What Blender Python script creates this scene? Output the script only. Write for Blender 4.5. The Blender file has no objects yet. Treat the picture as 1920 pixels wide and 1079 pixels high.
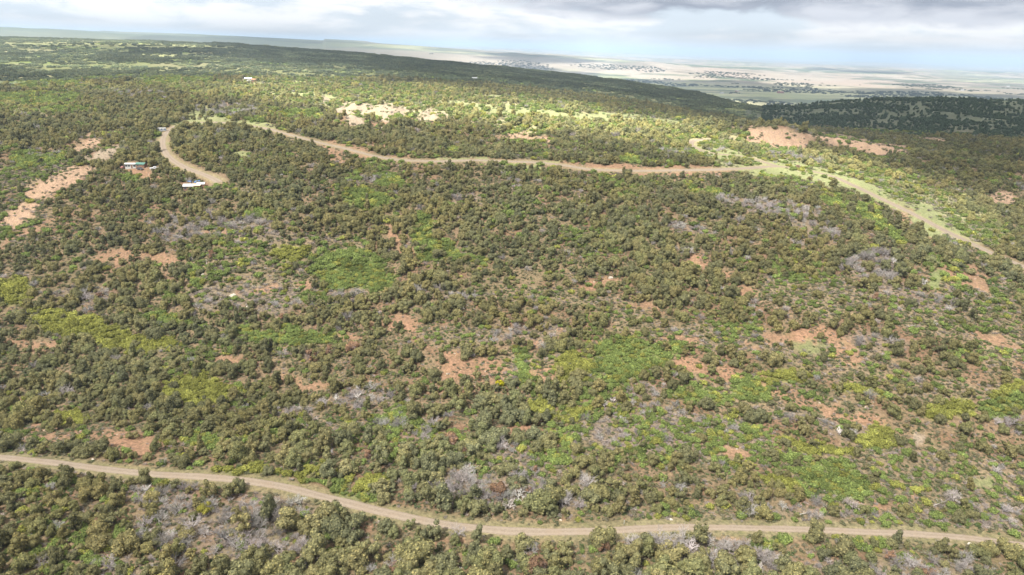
import bpy, math, random
import numpy as np
from mathutils import Matrix, Vector

random.seed(7)
rng = np.random.default_rng(7)
S = bpy.context.scene
COL = S.collection

# ------------------------------------------------------------------ camera
HCAM = 115.0
PITCH, ROLL = math.radians(19.4), math.radians(1.6)
F = np.array([0, math.cos(PITCH), -math.sin(PITCH)])
_R0 = np.array([1.0, 0, 0]); _U0 = np.array([0, math.sin(PITCH), math.cos(PITCH)])
R = math.cos(ROLL) * _R0 + math.sin(ROLL) * _U0
U = math.cos(ROLL) * _U0 - math.sin(ROLL) * _R0
FPX = 1280.0
cd = bpy.data.cameras.new("camera"); cam = bpy.data.objects.new("camera", cd); COL.objects.link(cam)
cd.sensor_width = 36; cd.lens = 24; cd.clip_start = 0.5; cd.clip_end = 150000
cam.matrix_world = Matrix(((R[0], U[0], -F[0], 0), (R[1], U[1], -F[1], 0), (R[2], U[2], -F[2], HCAM), (0, 0, 0, 1)))
S.camera = cam

# ------------------------------------------------------------------ light, sky, exposure
SUN_EL = math.radians(54)
SUN_AZ = math.radians(222)          # compass-like angle, clockwise from +Y: behind the camera, to the left
sun_dir = np.array([math.sin(SUN_AZ) * math.cos(SUN_EL), math.cos(SUN_AZ) * math.cos(SUN_EL), math.sin(SUN_EL)])
ld = bpy.data.lights.new("sun", 'SUN'); ld.energy = 5.0; ld.angle = math.radians(0.5); ld.color = (1.0, 0.955, 0.88)
sun = bpy.data.objects.new("sun", ld); COL.objects.link(sun)
sun.rotation_euler = Vector(tuple(-sun_dir)).to_track_quat('-Z', 'Y').to_euler()
sun.location = (0, 0, 3000)
S.view_settings.view_transform = 'Standard'; S.view_settings.look = 'None'
S.view_settings.gamma = 1; S.view_settings.use_curve_mapping = False
S.view_settings.exposure = 1.66
S.cycles.max_bounces = 5; S.cycles.diffuse_bounces = 4; S.cycles.glossy_bounces = 1
S.cycles.transmission_bounces = 2; S.cycles.transparent_max_bounces = 8; S.cycles.volume_bounces = 0
S.cycles.use_denoising = True


class NT:
    """tiny node builder"""
    def __init__(s, tree): s.t = tree; tree.nodes.clear()
    def n(s, typ, **kw):
        nd = s.t.nodes.new(typ)
        for k, v in kw.items():
            if k == 'inp':
                for a, b in v.items():
                    if isinstance(b, bpy.types.NodeSocket): s.t.links.new(b, nd.inputs[a])
                    else: nd.inputs[a].default_value = b
            else: setattr(nd, k, v)
        return nd
    def math(s, op, a, b=0.0, c=0.0, clamp=False):
        nd = s.n('ShaderNodeMath', operation=op, use_clamp=clamp, inp={0: a, 1: b, 2: c}); return nd.outputs[0]
    def mix(s, f, a, b, blend='MIX'):
        nd = s.n('ShaderNodeMix', data_type='RGBA', blend_type=blend, clamp_factor=True)
        for i, v in ((0, f), (6, a), (7, b)):
            if isinstance(v, bpy.types.NodeSocket): s.t.links.new(v, nd.inputs[i])
            else: nd.inputs[i].default_value = v
        return nd.outputs[2]
    def noise(s, vec, scale, detail=3.0, rough=0.5, dist=0.0):
        return s.n('ShaderNodeTexNoise', inp={'Vector': vec, 'Scale': scale, 'Detail': detail, 'Roughness': rough, 'Distortion': dist}).outputs[0]
    def ramp(s, fac, lo, hi):
        return s.n('ShaderNodeMapRange', interpolation_type='SMOOTHSTEP', inp={0: fac, 1: lo, 2: hi, 3: 0.0, 4: 1.0}).outputs[0]


W = bpy.data.worlds.new("World"); S.world = W; W.use_nodes = True
w = NT(W.node_tree)
sky = w.n('ShaderNodeTexSky', sky_type='NISHITA', sun_disc=False, sun_elevation=SUN_EL, sun_rotation=SUN_AZ,
          altitude=1800, air_density=1.0, dust_density=1.5, ozone_density=1.0)
geo = w.n('ShaderNodeTexCoord').outputs['Generated']
sep = w.n('ShaderNodeSeparateXYZ', inp={0: geo})
el = w.math('ARCSINE', sep.outputs[2])                                   # radians
az = w.math('ARCTAN2', sep.outputs[0], sep.outputs[1])
# cloud layer seen from below: project the direction on a plane so that clouds flatten toward the horizon
elp = w.math('MAXIMUM', el, 0.0)
den = w.math('ADD', elp, 0.045)
vx = w.math('DIVIDE', sep.outputs[0], den); vy = w.math('DIVIDE', sep.outputs[1], den)
cv = w.n('ShaderNodeCombineXYZ', inp={0: vx, 1: vy, 2: 0.3}).outputs[0]
lay = w.noise(cv, 0.22, 5.0, 0.55, 0.3)
cv2 = w.n('ShaderNodeCombineXYZ', inp={0: w.math('MULTIPLY', az, 3.2), 1: w.math('MULTIPLY', el, 11.0), 2: 1.7}).outputs[0]
puff = w.noise(cv2, 2.6, 6.0, 0.6, 0.25)
# heavy grey base: lies above ~2-3 degrees on the right of the view and carries on overhead
edge = w.math('ADD', w.math('MULTIPLY', w.math('SUBTRACT', puff, 0.5), 0.085), el)
azw = w.math('ABSOLUTE', w.math('SUBTRACT', az, 0.42))
greyline = w.math('ADD', w.math('MULTIPLY', w.math('MAXIMUM', w.math('SUBTRACT', azw, 0.30), 0.0), 0.12), 0.040)
grey = w.ramp(w.math('SUBTRACT', edge, greyline), -0.006, 0.012)
nis = w.mix(1.0, sky.outputs[0], (0.14, 0.14, 0.14, 1), 'MULTIPLY')
pale = w.mix(0.85, nis, (0.72, 0.79, 0.89, 1))
white = w.ramp(w.math('ADD', puff, w.math('MULTIPLY', w.math('SUBTRACT', lay, 0.5), 0.5)), 0.40, 0.60)
sk = w.mix(w.math('MULTIPLY', white, 1.0), pale, (1.04, 1.04, 1.05, 1))
hor = w.ramp(el, 0.030, 0.0)
sk = w.mix(w.math('MULTIPLY', hor, 0.85), sk, (0.90, 0.93, 0.97, 1))
greycol = w.mix(w.ramp(w.math('ADD', w.math('MULTIPLY', puff, 0.6), w.math('MULTIPLY', lay, 0.4)), 0.38, 0.60), (0.29, 0.32, 0.40, 1), (0.66, 0.69, 0.77, 1))
sk = w.mix(w.math('MULTIPLY', grey, 0.85), sk, greycol)
bg = w.n('ShaderNodeBackground', inp={'Color': sk, 'Strength': 0.375})
w.n('ShaderNodeOutputWorld', inp={0: bg.outputs[0]})

# ------------------------------------------------------------------ numeric helpers
def _hash(ix, iy, seed):
    h = (ix.astype(np.int64) * 374761393 + iy.astype(np.int64) * 668265263 + seed * 1442695041) & 0x7fffffff
    h = ((h ^ (h >> 13)) * 1274126177) & 0x7fffffff
    h = (h ^ (h >> 16)) & 0x7fffffff
    return (h & 0xffff) / 65535.0

def vnoise(x, y, seed=0):
    ix = np.floor(x); iy = np.floor(y); fx = x - ix; fy = y - iy
    fx = fx * fx * (3 - 2 * fx); fy = fy * fy * (3 - 2 * fy)
    a = _hash(ix, iy, seed); b = _hash(ix + 1, iy, seed); c = _hash(ix, iy + 1, seed); d = _hash(ix + 1, iy + 1, seed)
    return (a * (1 - fx) + b * fx) * (1 - fy) + (c * (1 - fx) + d * fx) * fy

def fbm(x, y, scale, octv=4, seed=0, gain=0.5):
    s = 0; a = 1; t = 0; c, n = math.cos(0.6), math.sin(0.6)
    x = x / scale; y = y / scale
    for k in range(octv):
        s = s + a * vnoise(x, y, seed + k * 17); t += a; a *= gain
        x, y = (x * c - y * n) * 2.03 + 11.3, (x * n + y * c) * 2.03 + 4.7
    return s / t

def sst(x, a, b):
    t = np.clip((x - a) / (b - a), 0, 1); return t * t * (3 - 2 * t)

def ray(px, py):
    px = np.asarray(px, float); py = np.asarray(py, float)
    a = ((px - 960) / FPX)[..., None]; b = ((539.5 - py) / FPX)[..., None]
    d = F + a * R + b * U
    return d / np.linalg.norm(d[..., :2], axis=-1, keepdims=True)       # unit horizontal length

def project(x, y, z):
    v = np.stack([x, y, z - HCAM], -1)
    dep = v @ F; ok = dep > 1; dep = np.where(ok, dep, 1)
    return np.where(ok, 960 + FPX * (v @ R) / dep, -9999), np.where(ok, 539.5 - FPX * (v @ U) / dep, 9999)

# control points read from the relief: (photo direction, distance in metres)
CP = [(0,600,270),(480,600,255),(960,600,245),(1440,600,240),(1920,600,232),
      (0,720,232),(480,720,224),(960,720,212),(1440,720,206),(1920,720,200),
      (0,480,320),(480,480,296),(960,480,288),(1440,480,282),(1750,500,270),(1920,490,292),
      (0,380,375),(230,355,388),(480,380,345),(960,380,338),(1440,380,340),(1750,415,335),(1920,410,370),
      (0,300,455),(250,300,432),(480,300,410),(960,300,402),(1300,318,396),(1550,330,410),(1920,330,520),
      (0,230,610),(300,240,540),(600,240,525),(960,250,520),(1280,262,520),(1450,275,560),(1700,292,580),(1920,285,680),
      (1450,240,640),(1260,228,720),(0,150,1000),(300,170,850),(600,180,790),(900,180,830),(1150,200,900),
      (0,100,1700),(300,112,1500),(600,124,1500),(890,150,1300),(1200,184,1400),
      (0,70,2600),(300,77,2600),(500,88,2500),(700,104,2400),(1000,135,2300),(1250,164,2200),(1400,185,2100),
      (1520,199,1420),(1650,191,1400),(1920,200,1350),(1700,235,1120),(1920,250,1020),(1500,228,1180),(1640,270,850)]
ZP = [(0,1079,2),(480,1079,1),(960,1079,0),(1440,1079,0),(1920,1079,1),(0,865,4),(300,890,3),(600,930,1.5),(960,990,0),
      (1440,990,0),(1920,1020,0),(1440,860,2),(1920,860,3),(960,850,3),(480,840,4)]
pts = []
for px, py, D in CP:
    d = ray(px, py); D = D / d[1]; pts.append((d[0] * D, d[1] * D, HCAM + d[2] * D))
for px, py, z in ZP:
    d = ray(px, py); t = (z - HCAM) / d[2]; pts.append((d[0] * t, d[1] * t, z))
DBG = [(c, round(p[2], 1)) for c, p in zip(CP, pts)]
pts += [(-400, 40, 5), (400, 40, 2), (0, -300, 0), (-500, -400, 0), (500, -400, 0), (0, 40, 0), (-700, 250, 25), (650, 200, 10),
        (-2400, 900, 90), (-1400, 400, 60), (1900, 500, -10), (1000, 350, 12), (0, -1200, 0), (-2600, -1500, 40), (2400, -1500, -20)]
P = np.array(pts)
SC = 500.0
def _phi(r2): return np.where(r2 > 1e-12, 0.5 * r2 * np.log(np.maximum(r2, 1e-12)), 0)
def _lg(x, y):   # compress distance so that near relief is not swamped by the far
    r = np.hypot(x, y); k = np.log1p(r / 150.0) / np.maximum(r, 1e-6) * 1.0
    return x * k, y * k
px_, py_ = _lg(P[:, 0], P[:, 1])
n = len(P); K = _phi((px_[:, None] - px_) ** 2 + (py_[:, None] - py_) ** 2) + np.eye(n) * 2e-3
Q = np.stack([np.ones(n), px_, py_], 1)
A = np.block([[K, Q], [Q.T, np.zeros((3, 3))]])
sol = np.linalg.solve(A, np.concatenate([P[:, 2], np.zeros(3)]))
def tps(x, y):
    sh = np.shape(x); x, y = _lg(np.ravel(x), np.ravel(y)); out = np.empty(len(x))
    for i in range(0, len(x), 60000):
        a = x[i:i + 60000, None]; b = y[i:i + 60000, None]
        out[i:i + 60000] = _phi((a - px_) ** 2 + (b - py_) ** 2) @ sol[:n] + sol[n] + sol[n + 1] * a[:, 0] + sol[n + 2] * b[:, 0]
    return out.reshape(sh)

VALLEY = -150.0
def far_z(x, y):
    D = np.hypot(x, y); az = np.degrees(np.arctan2(x, y))
    h = np.interp(az, [-180, -60, -38, -33, -29, -25, -23, -20, -15, -8, 0, 8, 20, 60, 180],
                  [150, 200, 203, 198, 168, 164, 154, 140, 120, 80, 25, -45, -110, -150, 150])
    nz = fbm(x, y, 4200, 5, 31)
    ter = sst(nz, 0.50, 0.53) * 0.55 + sst(nz, 0.60, 0.63) * 0.45
    k = sst(D, 6200, 10500)
    base = VALLEY + (h - VALLEY) * k * (0.93 + 0.07 * ter)
    rough = sst(D, 6500, 8500) * 42 * ter * (1 - .6 * (az < -15)) + 10 * (fbm(x, y, 900, 4, 77) - 0.5) * sst(D, 5000, 8000)
    return base + rough

NOISE = [0.0]; RXY = [None]
BUMPS = []   # x, y, radius along, radius across, height, cos, sin
def height(x, y):
    x = np.asarray(x, float); y = np.asarray(y, float)
    D = np.hypot(x, y)
    near = tps(x, y) if np.any(D < 4500) else np.zeros_like(x)
    az_ = np.degrees(np.arctan2(x, y))
    d0 = np.interp(az_, [-60, -38, -30, -20, -8, 8, 14, 19, 26, 40, 60], [3500, 3350, 3050, 2750, 2480, 2320, 2220, 1560, 1600, 1850, 2000])
    k = sst(D, d0, d0 + np.interp(az_, [-30, -10], [1500, 800]))
    amp = sst(D, 150, 420)
    g = fbm(x, y, 60, 4, 5)
    gul = 1 - np.abs(2 * fbm(x * 0.8 + y * 0.3, y * 0.55, 85, 3, 9) - 1)
    nf = NOISE[0]
    if RXY[0] is not None: nf = 1 - .85 * np.exp(-(road_dist(x, y, RXY[0]) / np.where(D > 300, 48.0, 26.0)) ** 2)
    near = near + nf * ((g - 0.5) * (2.5 + 5 * amp) - sst(gul, 0.80, 1.0) * (1.2 + 2.2 * amp))
    near = near + (fbm(x, y, 420, 3, 15) - 0.5) * 12 * sst(D, 600, 1500)
    for bx, by, ra, rb, h, c, s in BUMPS:
        u = (x - bx) * c + (y - by) * s; v = -(x - bx) * s + (y - by) * c
        near = near + h * np.exp(-(u / ra) ** 2 - (v / rb) ** 2)
    return near * (1 - k) + far_z(x, y) * k

_DS = np.concatenate([np.geomspace(60, 3500, 700), np.geomspace(3550, 30000, 260)])
def at(px, py, dz=0.0):
    """the ground point met by the direction of a photo position"""
    px = np.atleast_1d(np.asarray(px, float)); py = np.atleast_1d(np.asarray(py, float))
    d = ray(px, py)
    X = d[:, 0:1] * _DS; Y = d[:, 1:2] * _DS; Z = HCAM + d[:, 2:3] * _DS
    H = height(X, Y); below = Z < H
    i = np.where(below.any(1), below.argmax(1), len(_DS) - 1); i = np.maximum(i, 1)
    r = np.arange(len(px))
    a = (Z - H)[r, i - 1]; b = (Z - H)[r, i]; t = np.clip(a / np.where(np.abs(a - b) < 1e-9, 1, a - b), 0, 1)
    D = _DS[i - 1] * (1 - t) + _DS[i] * t
    x = d[:, 0] * D; y = d[:, 1] * D
    return np.stack([x, y, height(x, y) + dz], 1)

# ------------------------------------------------------------------ the map of the ground: ellipses of ground cover (photo coordinates, laid on the terrain)
# B bare red, P bare pale, G green oak, Y yellow-green oak, D dead grey, O open low shrub, M meadow, N denser trees, L pale clearings and a band with sunlight painted in
E = dict(
 B=[(855,690,30,28,0),(905,690,32,18,0),(1015,700,38,16,0),(1300,708,40,16,10),(1310,497,34,8,20),(1345,515,30,6,10),(1380,545,35,7,0),(783,468,9,34,-30),(735,455,8,26,-20),
    (1560,650,46,8,25),(1600,680,36,12,20),(1530,632,20,14,0),(1850,640,60,14,15),(1900,690,30,14,15),(1478,738,30,12,40),(1545,762,50,9,18),(1620,785,60,9,14),
    (950,790,50,8,0),(905,775,20,6,0),(60,650,50,9,0),(20,455,40,8,-40),(75,430,60,10,-20),(270,330,18,10,10),(260,318,16,8,0),
    (1320,860,60,7,10),(1640,935,80,8,3),(640,640,30,10,0),(460,690,60,8,5),(590,712,50,8,5),(880,1000,45,7,0),(1330,1005,100,4,0),(1880,1038,50,5,4),
    (560,540,30,8,0),(470,545,20,10,0),(1480,640,60,8,10),(1210,580,60,8,5),(1810,520,50,8,30),(660,272,40,6,15),(700,288,50,5,12),(770,293,40,4,5),(1110,314,90,5,4),(1180,322,60,4,2),
    (1320,318,80,4,0),(240,825,60,14,0),(90,822,100,14,0),(770,615,40,16,0),(700,600,20,8,0),(700,270,20,6,0),(618,285,30,5,30),(640,300,20,6,40),(1690,400,40,6,35),(1770,455,30,6,35),
    (700,235,10,5,0),(735,232,18,4,0),(1000,640,40,8,0),(1250,640,50,7,10),(1130,520,40,6,0),(1090,535,30,6,0),(320,490,30,12,0),(250,480,50,8,-10),(410,445,30,6,0),(640,290,20,8,20),(1395,715,40,10,20),(1440,660,40,7,20)],
 R=[(138,328,46,15,-22),(85,352,44,13,-18),(30,402,38,20,-20),(1450,256,74,20,8),(1405,262,30,7,0),(1600,268,85,11,12),(1665,281,45,10,0),(1560,258,30,7,10),(960,248,32,7,0),(988,258,44,6,5),(158,270,38,11,-25),(1750,262,40,4,10),(1880,370,30,10,10),(1905,330,20,6,0)],
 P=[(741,206,46,13,0),(670,201,30,11,12),(810,215,32,9,0),(656,221,24,15,32),(619,190,10,6,0),(735,222,18,4,0),(202,287,30,11,-12),(1730,817,14,7,0),(722,237,12,7,30),(168,296,16,5,-20)],
 G=[(650,505,75,36,10),(720,540,40,20,0),(810,440,60,12,28),(850,482,70,18,8),(530,632,70,22,0),(610,637,35,18,0),(1185,672,68,36,5),(975,690,22,32,0),(1550,898,78,30,5),
    (1400,822,28,14,0),(700,380,55,20,15),(750,350,40,14,10),(1600,398,60,14,22),(1650,435,50,12,30),(1480,1018,60,14,5),(330,600,70,14,0),(60,185,110,12,0),(190,142,90,7,0),(150,207,60,7,0),(330,152,70,7,0),
    (840,278,40,5,5),(1180,305,50,5,3),(1340,360,50,8,10),(310,262,10,3,0),(1780,525,18,16,0),(480,412,40,10,0),(1330,752,60,14,5),(1440,745,60,14,5),(730,780,40,12,0),(630,905,60,6,8),
    (80,300,60,14,-10),(600,560,40,12,0),(1680,450,20,8,0),(1880,770,50,20,0),(540,220,60,6,0),(95,160,60,8,0),(250,340,20,4,0),(740,340,20,6,0),(470,230,20,5,0),(1560,380,40,10,20),(420,825,90,12,0),(1300,500,20,8,0)],
 Y=[(25,548,46,36,0),(170,628,130,22,10),(262,650,90,14,0),(398,738,72,22,0),(530,470,38,14,0),(1090,686,60,14,5),(1035,748,36,12,0),(1110,750,34,10,0),(1492,720,34,18,0),(1660,820,28,20,0),
    (1420,922,30,15,0),(1540,842,80,10,5),(465,885,50,7,0),(545,878,28,12,0),(310,877,22,9,0),(660,888,30,12,0),(1780,768,40,12,0),(120,790,60,10,0),(1640,742,40,10,5),
    (1100,840,20,9,0),(590,1076,30,8,0),(1870,745,40,10,0),(130,620,30,16,0),(1060,770,30,8,0),(1900,735,20,10,0)],
 D=[(980,630,70,20,0),(690,745,65,16,0),(730,790,60,28,0),(480,565,105,30,8),(330,930,110,26,10),(450,1000,190,50,5),(540,960,90,30,0),(1330,1040,150,36,5),(900,905,110,36,5),(950,830,50,14,0),
    (400,440,110,26,0),(1640,510,60,40,10),(430,205,70,9,0),(1700,560,90,20,5),(1250,820,170,50,5),(1530,958,120,12,0),(1890,800,24,14,0),(1640,650,90,20,0),(560,770,30,10,0),(1040,930,60,30,0),
    (240,178,70,6,0),(80,290,50,6,0),(1440,390,80,12,10),(1480,300,60,8,5),(880,560,60,10,0),(640,560,50,20,0),(1850,970,60,20,0),(1650,1060,120,18,0),(230,1062,110,20,0),(170,560,60,12,0),(1560,800,100,14,10),
    (1300,425,60,10,0),(300,120,50,3,0),(850,372,30,8,0),(720,345,40,10,0),(1210,740,60,14,0),(1530,420,60,20,20),(1300,290,60,8,0)],
 O=[(1250,835,210,62,5),(1700,905,260,80,3),(1880,650,80,50,20),(1180,610,90,22,10),(1750,600,120,30,15),(60,325,80,28,-10),(90,828,110,18,0),(1350,640,120,30,10),(1000,860,120,30,0),(480,530,130,50,5),
    (1250,975,160,12,0),(1600,985,350,10,0),(600,800,80,20,0),(400,360,40,8,0),(1600,690,150,30,10),(30,420,60,50,0),(1520,560,120,40,10),(1740,400,120,24,25),(1500,340,60,14,20),(1050,290,90,8,0),
    (1000,690,120,26,0),(860,640,70,20,0),(1850,560,70,30,20),(560,480,140,50,5),(1800,735,100,20,0),(1040,560,120,20,5),(1480,760,160,30,8)],
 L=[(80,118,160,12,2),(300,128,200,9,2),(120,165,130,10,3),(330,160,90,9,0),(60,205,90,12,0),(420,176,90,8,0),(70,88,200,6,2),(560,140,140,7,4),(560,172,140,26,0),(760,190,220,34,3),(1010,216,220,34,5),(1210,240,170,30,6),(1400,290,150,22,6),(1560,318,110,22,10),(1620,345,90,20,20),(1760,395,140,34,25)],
 M=[(1470,319,80,11,4),(1560,334,60,12,18),(1640,368,60,12,28),(1760,428,80,9,30),(445,238,100,5,5),(350,236,24,5,0),(1000,308,60,6,0),(388,216,46,17,0),(360,232,30,5,0),(470,232,60,4,5),(1330,283,60,9,15),(1500,318,60,8,15),(1600,345,60,8,25),(1000,212,180,8,6),(1200,225,120,6,6),(1780,525,18,16,0),(1520,655,40,6,15),
    (260,232,40,5,0),(560,180,90,6,0),(330,103,70,4,0),(240,86,240,4,1),(900,178,80,3,0),(1740,400,60,10,30),(1810,900,30,8,0),(440,292,22,6,0),(250,247,30,4,0),(700,300,40,3,0),(880,297,80,3,0)],
)
_E = {k: np.array(v, float) for k, v in E.items()}
def fields(px, py, x, y, only=None):
    """ground-cover weights at ground points"""
    D = np.hypot(x, y); s = 260.0 / np.maximum(D, 60)
    wx = ((fbm(x, y, 9, 3, 101) - 0.5) * 70 + (fbm(x, y, 34, 2, 103) - 0.5) * 90) * s; wy = ((fbm(x, y, 9, 3, 151) - 0.5) * 34 + (fbm(x, y, 34, 2, 153) - 0.5) * 44) * s
    px = px + wx; py = py + wy; out = {}
    for k, A_ in _E.items():
        if only and k not in only: continue
        m = np.zeros_like(px)
        for cx, cy, rx, ry, an in A_:
            c, n_ = math.cos(math.radians(an)), math.sin(math.radians(an))
            u = ((px - cx) * c + (py - cy) * n_) / rx; v = (-(px - cx) * n_ + (py - cy) * c) / ry
            m = np.maximum(m, 1.25 - (u * u + v * v))
        out[k] = sst(m, 0.0, 0.5)
    return out

ROADS = {
 'lower': ([(-260,826),(-120,842),(0,858),(100,868),(200,881),(290,890),(360,893),(450,900),(530,912),(600,930),(700,956),(780,974),(845,986),(945,996),(1030,998),(1130,996),(1210,991),(1290,988),(1400,989),(1500,992),(1600,997),(1700,1001),(1800,1008),(1920,1023),(2060,1042),(2200,1062)], 1.5),
 'upper': ([(2080,582),(1990,536),(1920,500),(1850,470),(1780,437),(1740,415),(1680,385),(1620,357),(1560,330),(1500,316),(1455,311),(1400,316),(1300,319),(1200,321),(1120,318),(1060,310),(980,302),(900,299),(820,301),(750,298),(690,289),(620,271),(560,257),(500,240),(440,231),(400,228),(345,230),(318,240),(303,256),(302,272),(310,292),(322,300),(345,314),(375,323),(405,336),(414,344)], 2.0),
 'branch': ([(1455,311),(1400,292),(1350,289),(1310,281),(1285,268),(1300,262),(1340,262)], 2.2),
}
# badland knobs rising toward the viewer's side
for px, py, ra, rb, h, an in [(1450,262,34,16,11,0),(1600,275,34,12,5,0),(741,212,26,12,8,0),(672,206,18,10,7,0),(808,218,20,9,5,0),(655,228,14,14,6,30),(975,254,22,8,4,0),
                          (200,292,16,9,4,0),(155,275,16,9,4,0),(120,340,24,12,4,0)]:
    q = at(px, py)[0]; BUMPS.append((q[0], q[1], ra, rb, h, math.cos(math.radians(an)), math.sin(math.radians(an))))

road_xy = {}
for k, (pl, hw) in ROADS.items():
    pa = np.array(pl, float); sg = np.r_[0, np.cumsum(np.hypot(*np.diff(pa, axis=0).T))]; st_ = np.linspace(0, sg[-1], int(sg[-1] / 20) + 2)
    q = at(np.interp(st_, sg, pa[:, 0]), np.interp(st_, sg, pa[:, 1]))[:, :2]
    for _ in range(1): q[1:-1] = q[1:-1] * .5 + (q[:-2] + q[2:]) * .25
    # Catmull-Rom, resampled every ~1.5 m
    qq = np.vstack([2 * q[0] - q[1], q, 2 * q[-1] - q[-2]]); o = []
    for i in range(1, len(qq) - 2):
        m = max(2, int(np.hypot(*(qq[i + 1] - qq[i])) / 1.6))
        for t in np.linspace(0, 1, m, endpoint=False):
            p0, p1, p2, p3 = qq[i - 1:i + 3]
            o.append(0.5 * (2 * p1 + (p2 - p0) * t + (2 * p0 - 5 * p1 + 4 * p2 - p3) * t * t + (3 * p1 - p0 - 3 * p2 + p3) * t ** 3))
    road_xy[k] = np.array(o)
ALLR = np.vstack([v[::2] for v in road_xy.values()])
_u = np.vstack([road_xy['upper'][::3], road_xy['branch'][::3]]); UPR = np.column_stack([_u, height(_u[:, 0], _u[:, 1])])
def road_dist(x, y, RP=None):
    RP = ALLR if RP is None else RP
    sh = np.shape(x); x = np.ravel(x); y = np.ravel(y); out = np.full(len(x), 999.0)
    D = np.hypot(x, y); idx = np.where((D > 90) & (D < 900) & (y > 0))[0]
    for i in range(0, len(idx), 20000):
        j = idx[i:i + 20000]
        out[j] = np.sqrt(((x[j, None] - RP[:, 0]) ** 2 + (y[j, None] - RP[:, 1]) ** 2).min(1))
    return out.reshape(sh)

NOISE[0] = 1.0; RXY[0] = np.vstack([v[::9] for k_, v in road_xy.items()])
# ------------------------------------------------------------------ object helpers
def mesh(name, V, Fc, mats=(), smooth=False, mi=None):
    me = bpy.data.meshes.new(name)
    V = np.asarray(V, np.float32); Fc = np.asarray(Fc, np.int32)
    me.vertices.add(len(V)); me.vertices.foreach_set('co', V.ravel())
    k = Fc.shape[1]
    me.loops.add(Fc.size); me.loops.foreach_set('vertex_index', Fc.ravel())
    me.polygons.add(len(Fc)); me.polygons.foreach_set('loop_start', np.arange(0, Fc.size, k, dtype=np.int32))
    me.polygons.foreach_set('loop_total', np.full(len(Fc), k, np.int32))
    me.polygons.foreach_set('use_smooth', np.full(len(Fc), smooth))
    for m in mats: me.materials.append(m)
    if mi is not None: me.polygons.foreach_set('material_index', np.asarray(mi, np.int32))
    me.update(); me.validate()
    return me

def link(name, data, parent=None, **props):
    o = bpy.data.objects.new(name, data); COL.objects.link(o)
    if parent: o.parent = parent
    for k, v in props.items(): o[k] = v
    return o

def attr(me, name, typ, dom, arr):
    a = me.attributes.new(name, typ, dom)
    a.data.foreach_set({'FLOAT': 'value', 'INT': 'value', 'FLOAT_VECTOR': 'vector', 'FLOAT_COLOR': 'color'}[typ], np.ravel(arr))

def mat(name, col=(0.5, 0.5, 0.5), rough=0.9, var=0.15, scale=4.0, metal=0.0):
    m = bpy.data.materials.new(name); m.use_nodes = True; t = NT(m.node_tree)
    co = t.n('ShaderNodeTexCoord').outputs['Object']
    nz = t.noise(co, scale, 4.0, 0.6)
    c = t.mix(t.ramp(nz, 0.3, 0.7), (*[v * (1 - var) for v in col], 1), (*[min(1, v * (1 + var)) for v in col], 1))
    b = t.n('ShaderNodeBsdfPrincipled', inp={'Base Color': c, 'Roughness': rough, 'Metallic': metal})
    t.n('ShaderNodeOutputMaterial', inp={0: b.outputs[0]})
    return m

# ------------------------------------------------------------------ ground
ang = np.concatenate([np.radians(np.linspace(-46, 46, 820)), np.radians(np.linspace(50, 310, 44))])
rad = np.concatenate([np.linspace(4, 92, 14), np.geomspace(96, 4000, 420), np.geomspace(4080, 62000, 210)])
AA, RR = np.meshgrid(ang, rad)
GX = RR * np.sin(AA); GY = RR * np.cos(AA); GZ = height(GX, GY)
ppx, ppy = project(GX, GY, GZ)
front = (np.abs(np.where(AA > math.pi, AA - 2 * math.pi, AA)) < math.radians(47))
fl = fields(ppx, ppy, GX, GY)
for k in fl: fl[k] = fl[k] * front * (RR < 4000)
_rill = np.clip(fl['R'] + fl['P'], 0, 1) * (RR > 300)
_rl = np.abs(2 * fbm(GX * 1.0, GY * .22, 7, 3, 661) - 1); GZ = GZ - _rill * (1.6 * (1 - sst(_rl, 0, .35)) - .3)
D = RR
rd = road_dist(GX, GY)
n1 = fbm(GX, GY, 24, 4, 201)[..., None]; n2 = fbm(GX, GY, 7, 3, 221)[..., None]; n3 = fbm(GX, GY, 120, 3, 241)[..., None]
c_ = lambda *a: np.array(a)
under = c_(.095, .080, .045) * (1 - n1) + c_(.165, .112, .072) * n1
red = c_(.225, .132, .085); tan_ = c_(.25, .19, .12); pale = c_(.225, .18, .135); grass = c_(.15, .165, .075)
col = under * 1.1
rs_ = sst(n2 + .5 * (n3 - .5), .50, .68) * .7; col = col * (1 - rs_) + red * .62 * rs_
def lay_(col, m, c, k=1.0): m = (m * k)[..., None] if m.ndim == 2 else m * k; return col * (1 - m) + c * m
col = lay_(col, fl['O'], c_(.155, .122, .078) * (0.8 + .5 * n1), .7)
col = lay_(col, fl['G'], c_(.10, .15, .035), .6); col = lay_(col, fl['Y'], c_(.14, .17, .035), .6)
col = lay_(col, fl['D'], c_(.17, .14, .11), .4)
bn = sst(n2[..., 0] * .7 + n1[..., 0] * .3 + .34 * fl['B'], .44, .66) * np.clip(fl['B'] * 1.6, 0, 1); col = lay_(col, bn, red * (.70 + .5 * n2), .7)
col = lay_(col, fl['L'], c_(.25, .235, .13) * (.7 + .6 * n1), .85); col = lay_(col, fl['M'], grass * np.where((RR > 330)[..., None], 1.1, .75) * (.85 + .5 * n1), .8)  # L: pale grass, with the sunlit band's brightness painted into it
rp = fl['R'] * sst(n2[..., 0] + n1[..., 0], .55, .85)
col = lay_(col, fl['R'], (c_(.25, .160, .110) * (.8 + .4 * n2)), .95); col = lay_(col, rp, c_(.28, .20, .14), .5)
col = lay_(col, fl['P'], pale * (.8 + .35 * n2) , .97)
vg = sst(rd, np.where(RR > 230, 5.4, 5.0), 2.6) * (0.55 + 0.45 * n1[..., 0]); up = (RR > 230)
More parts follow.
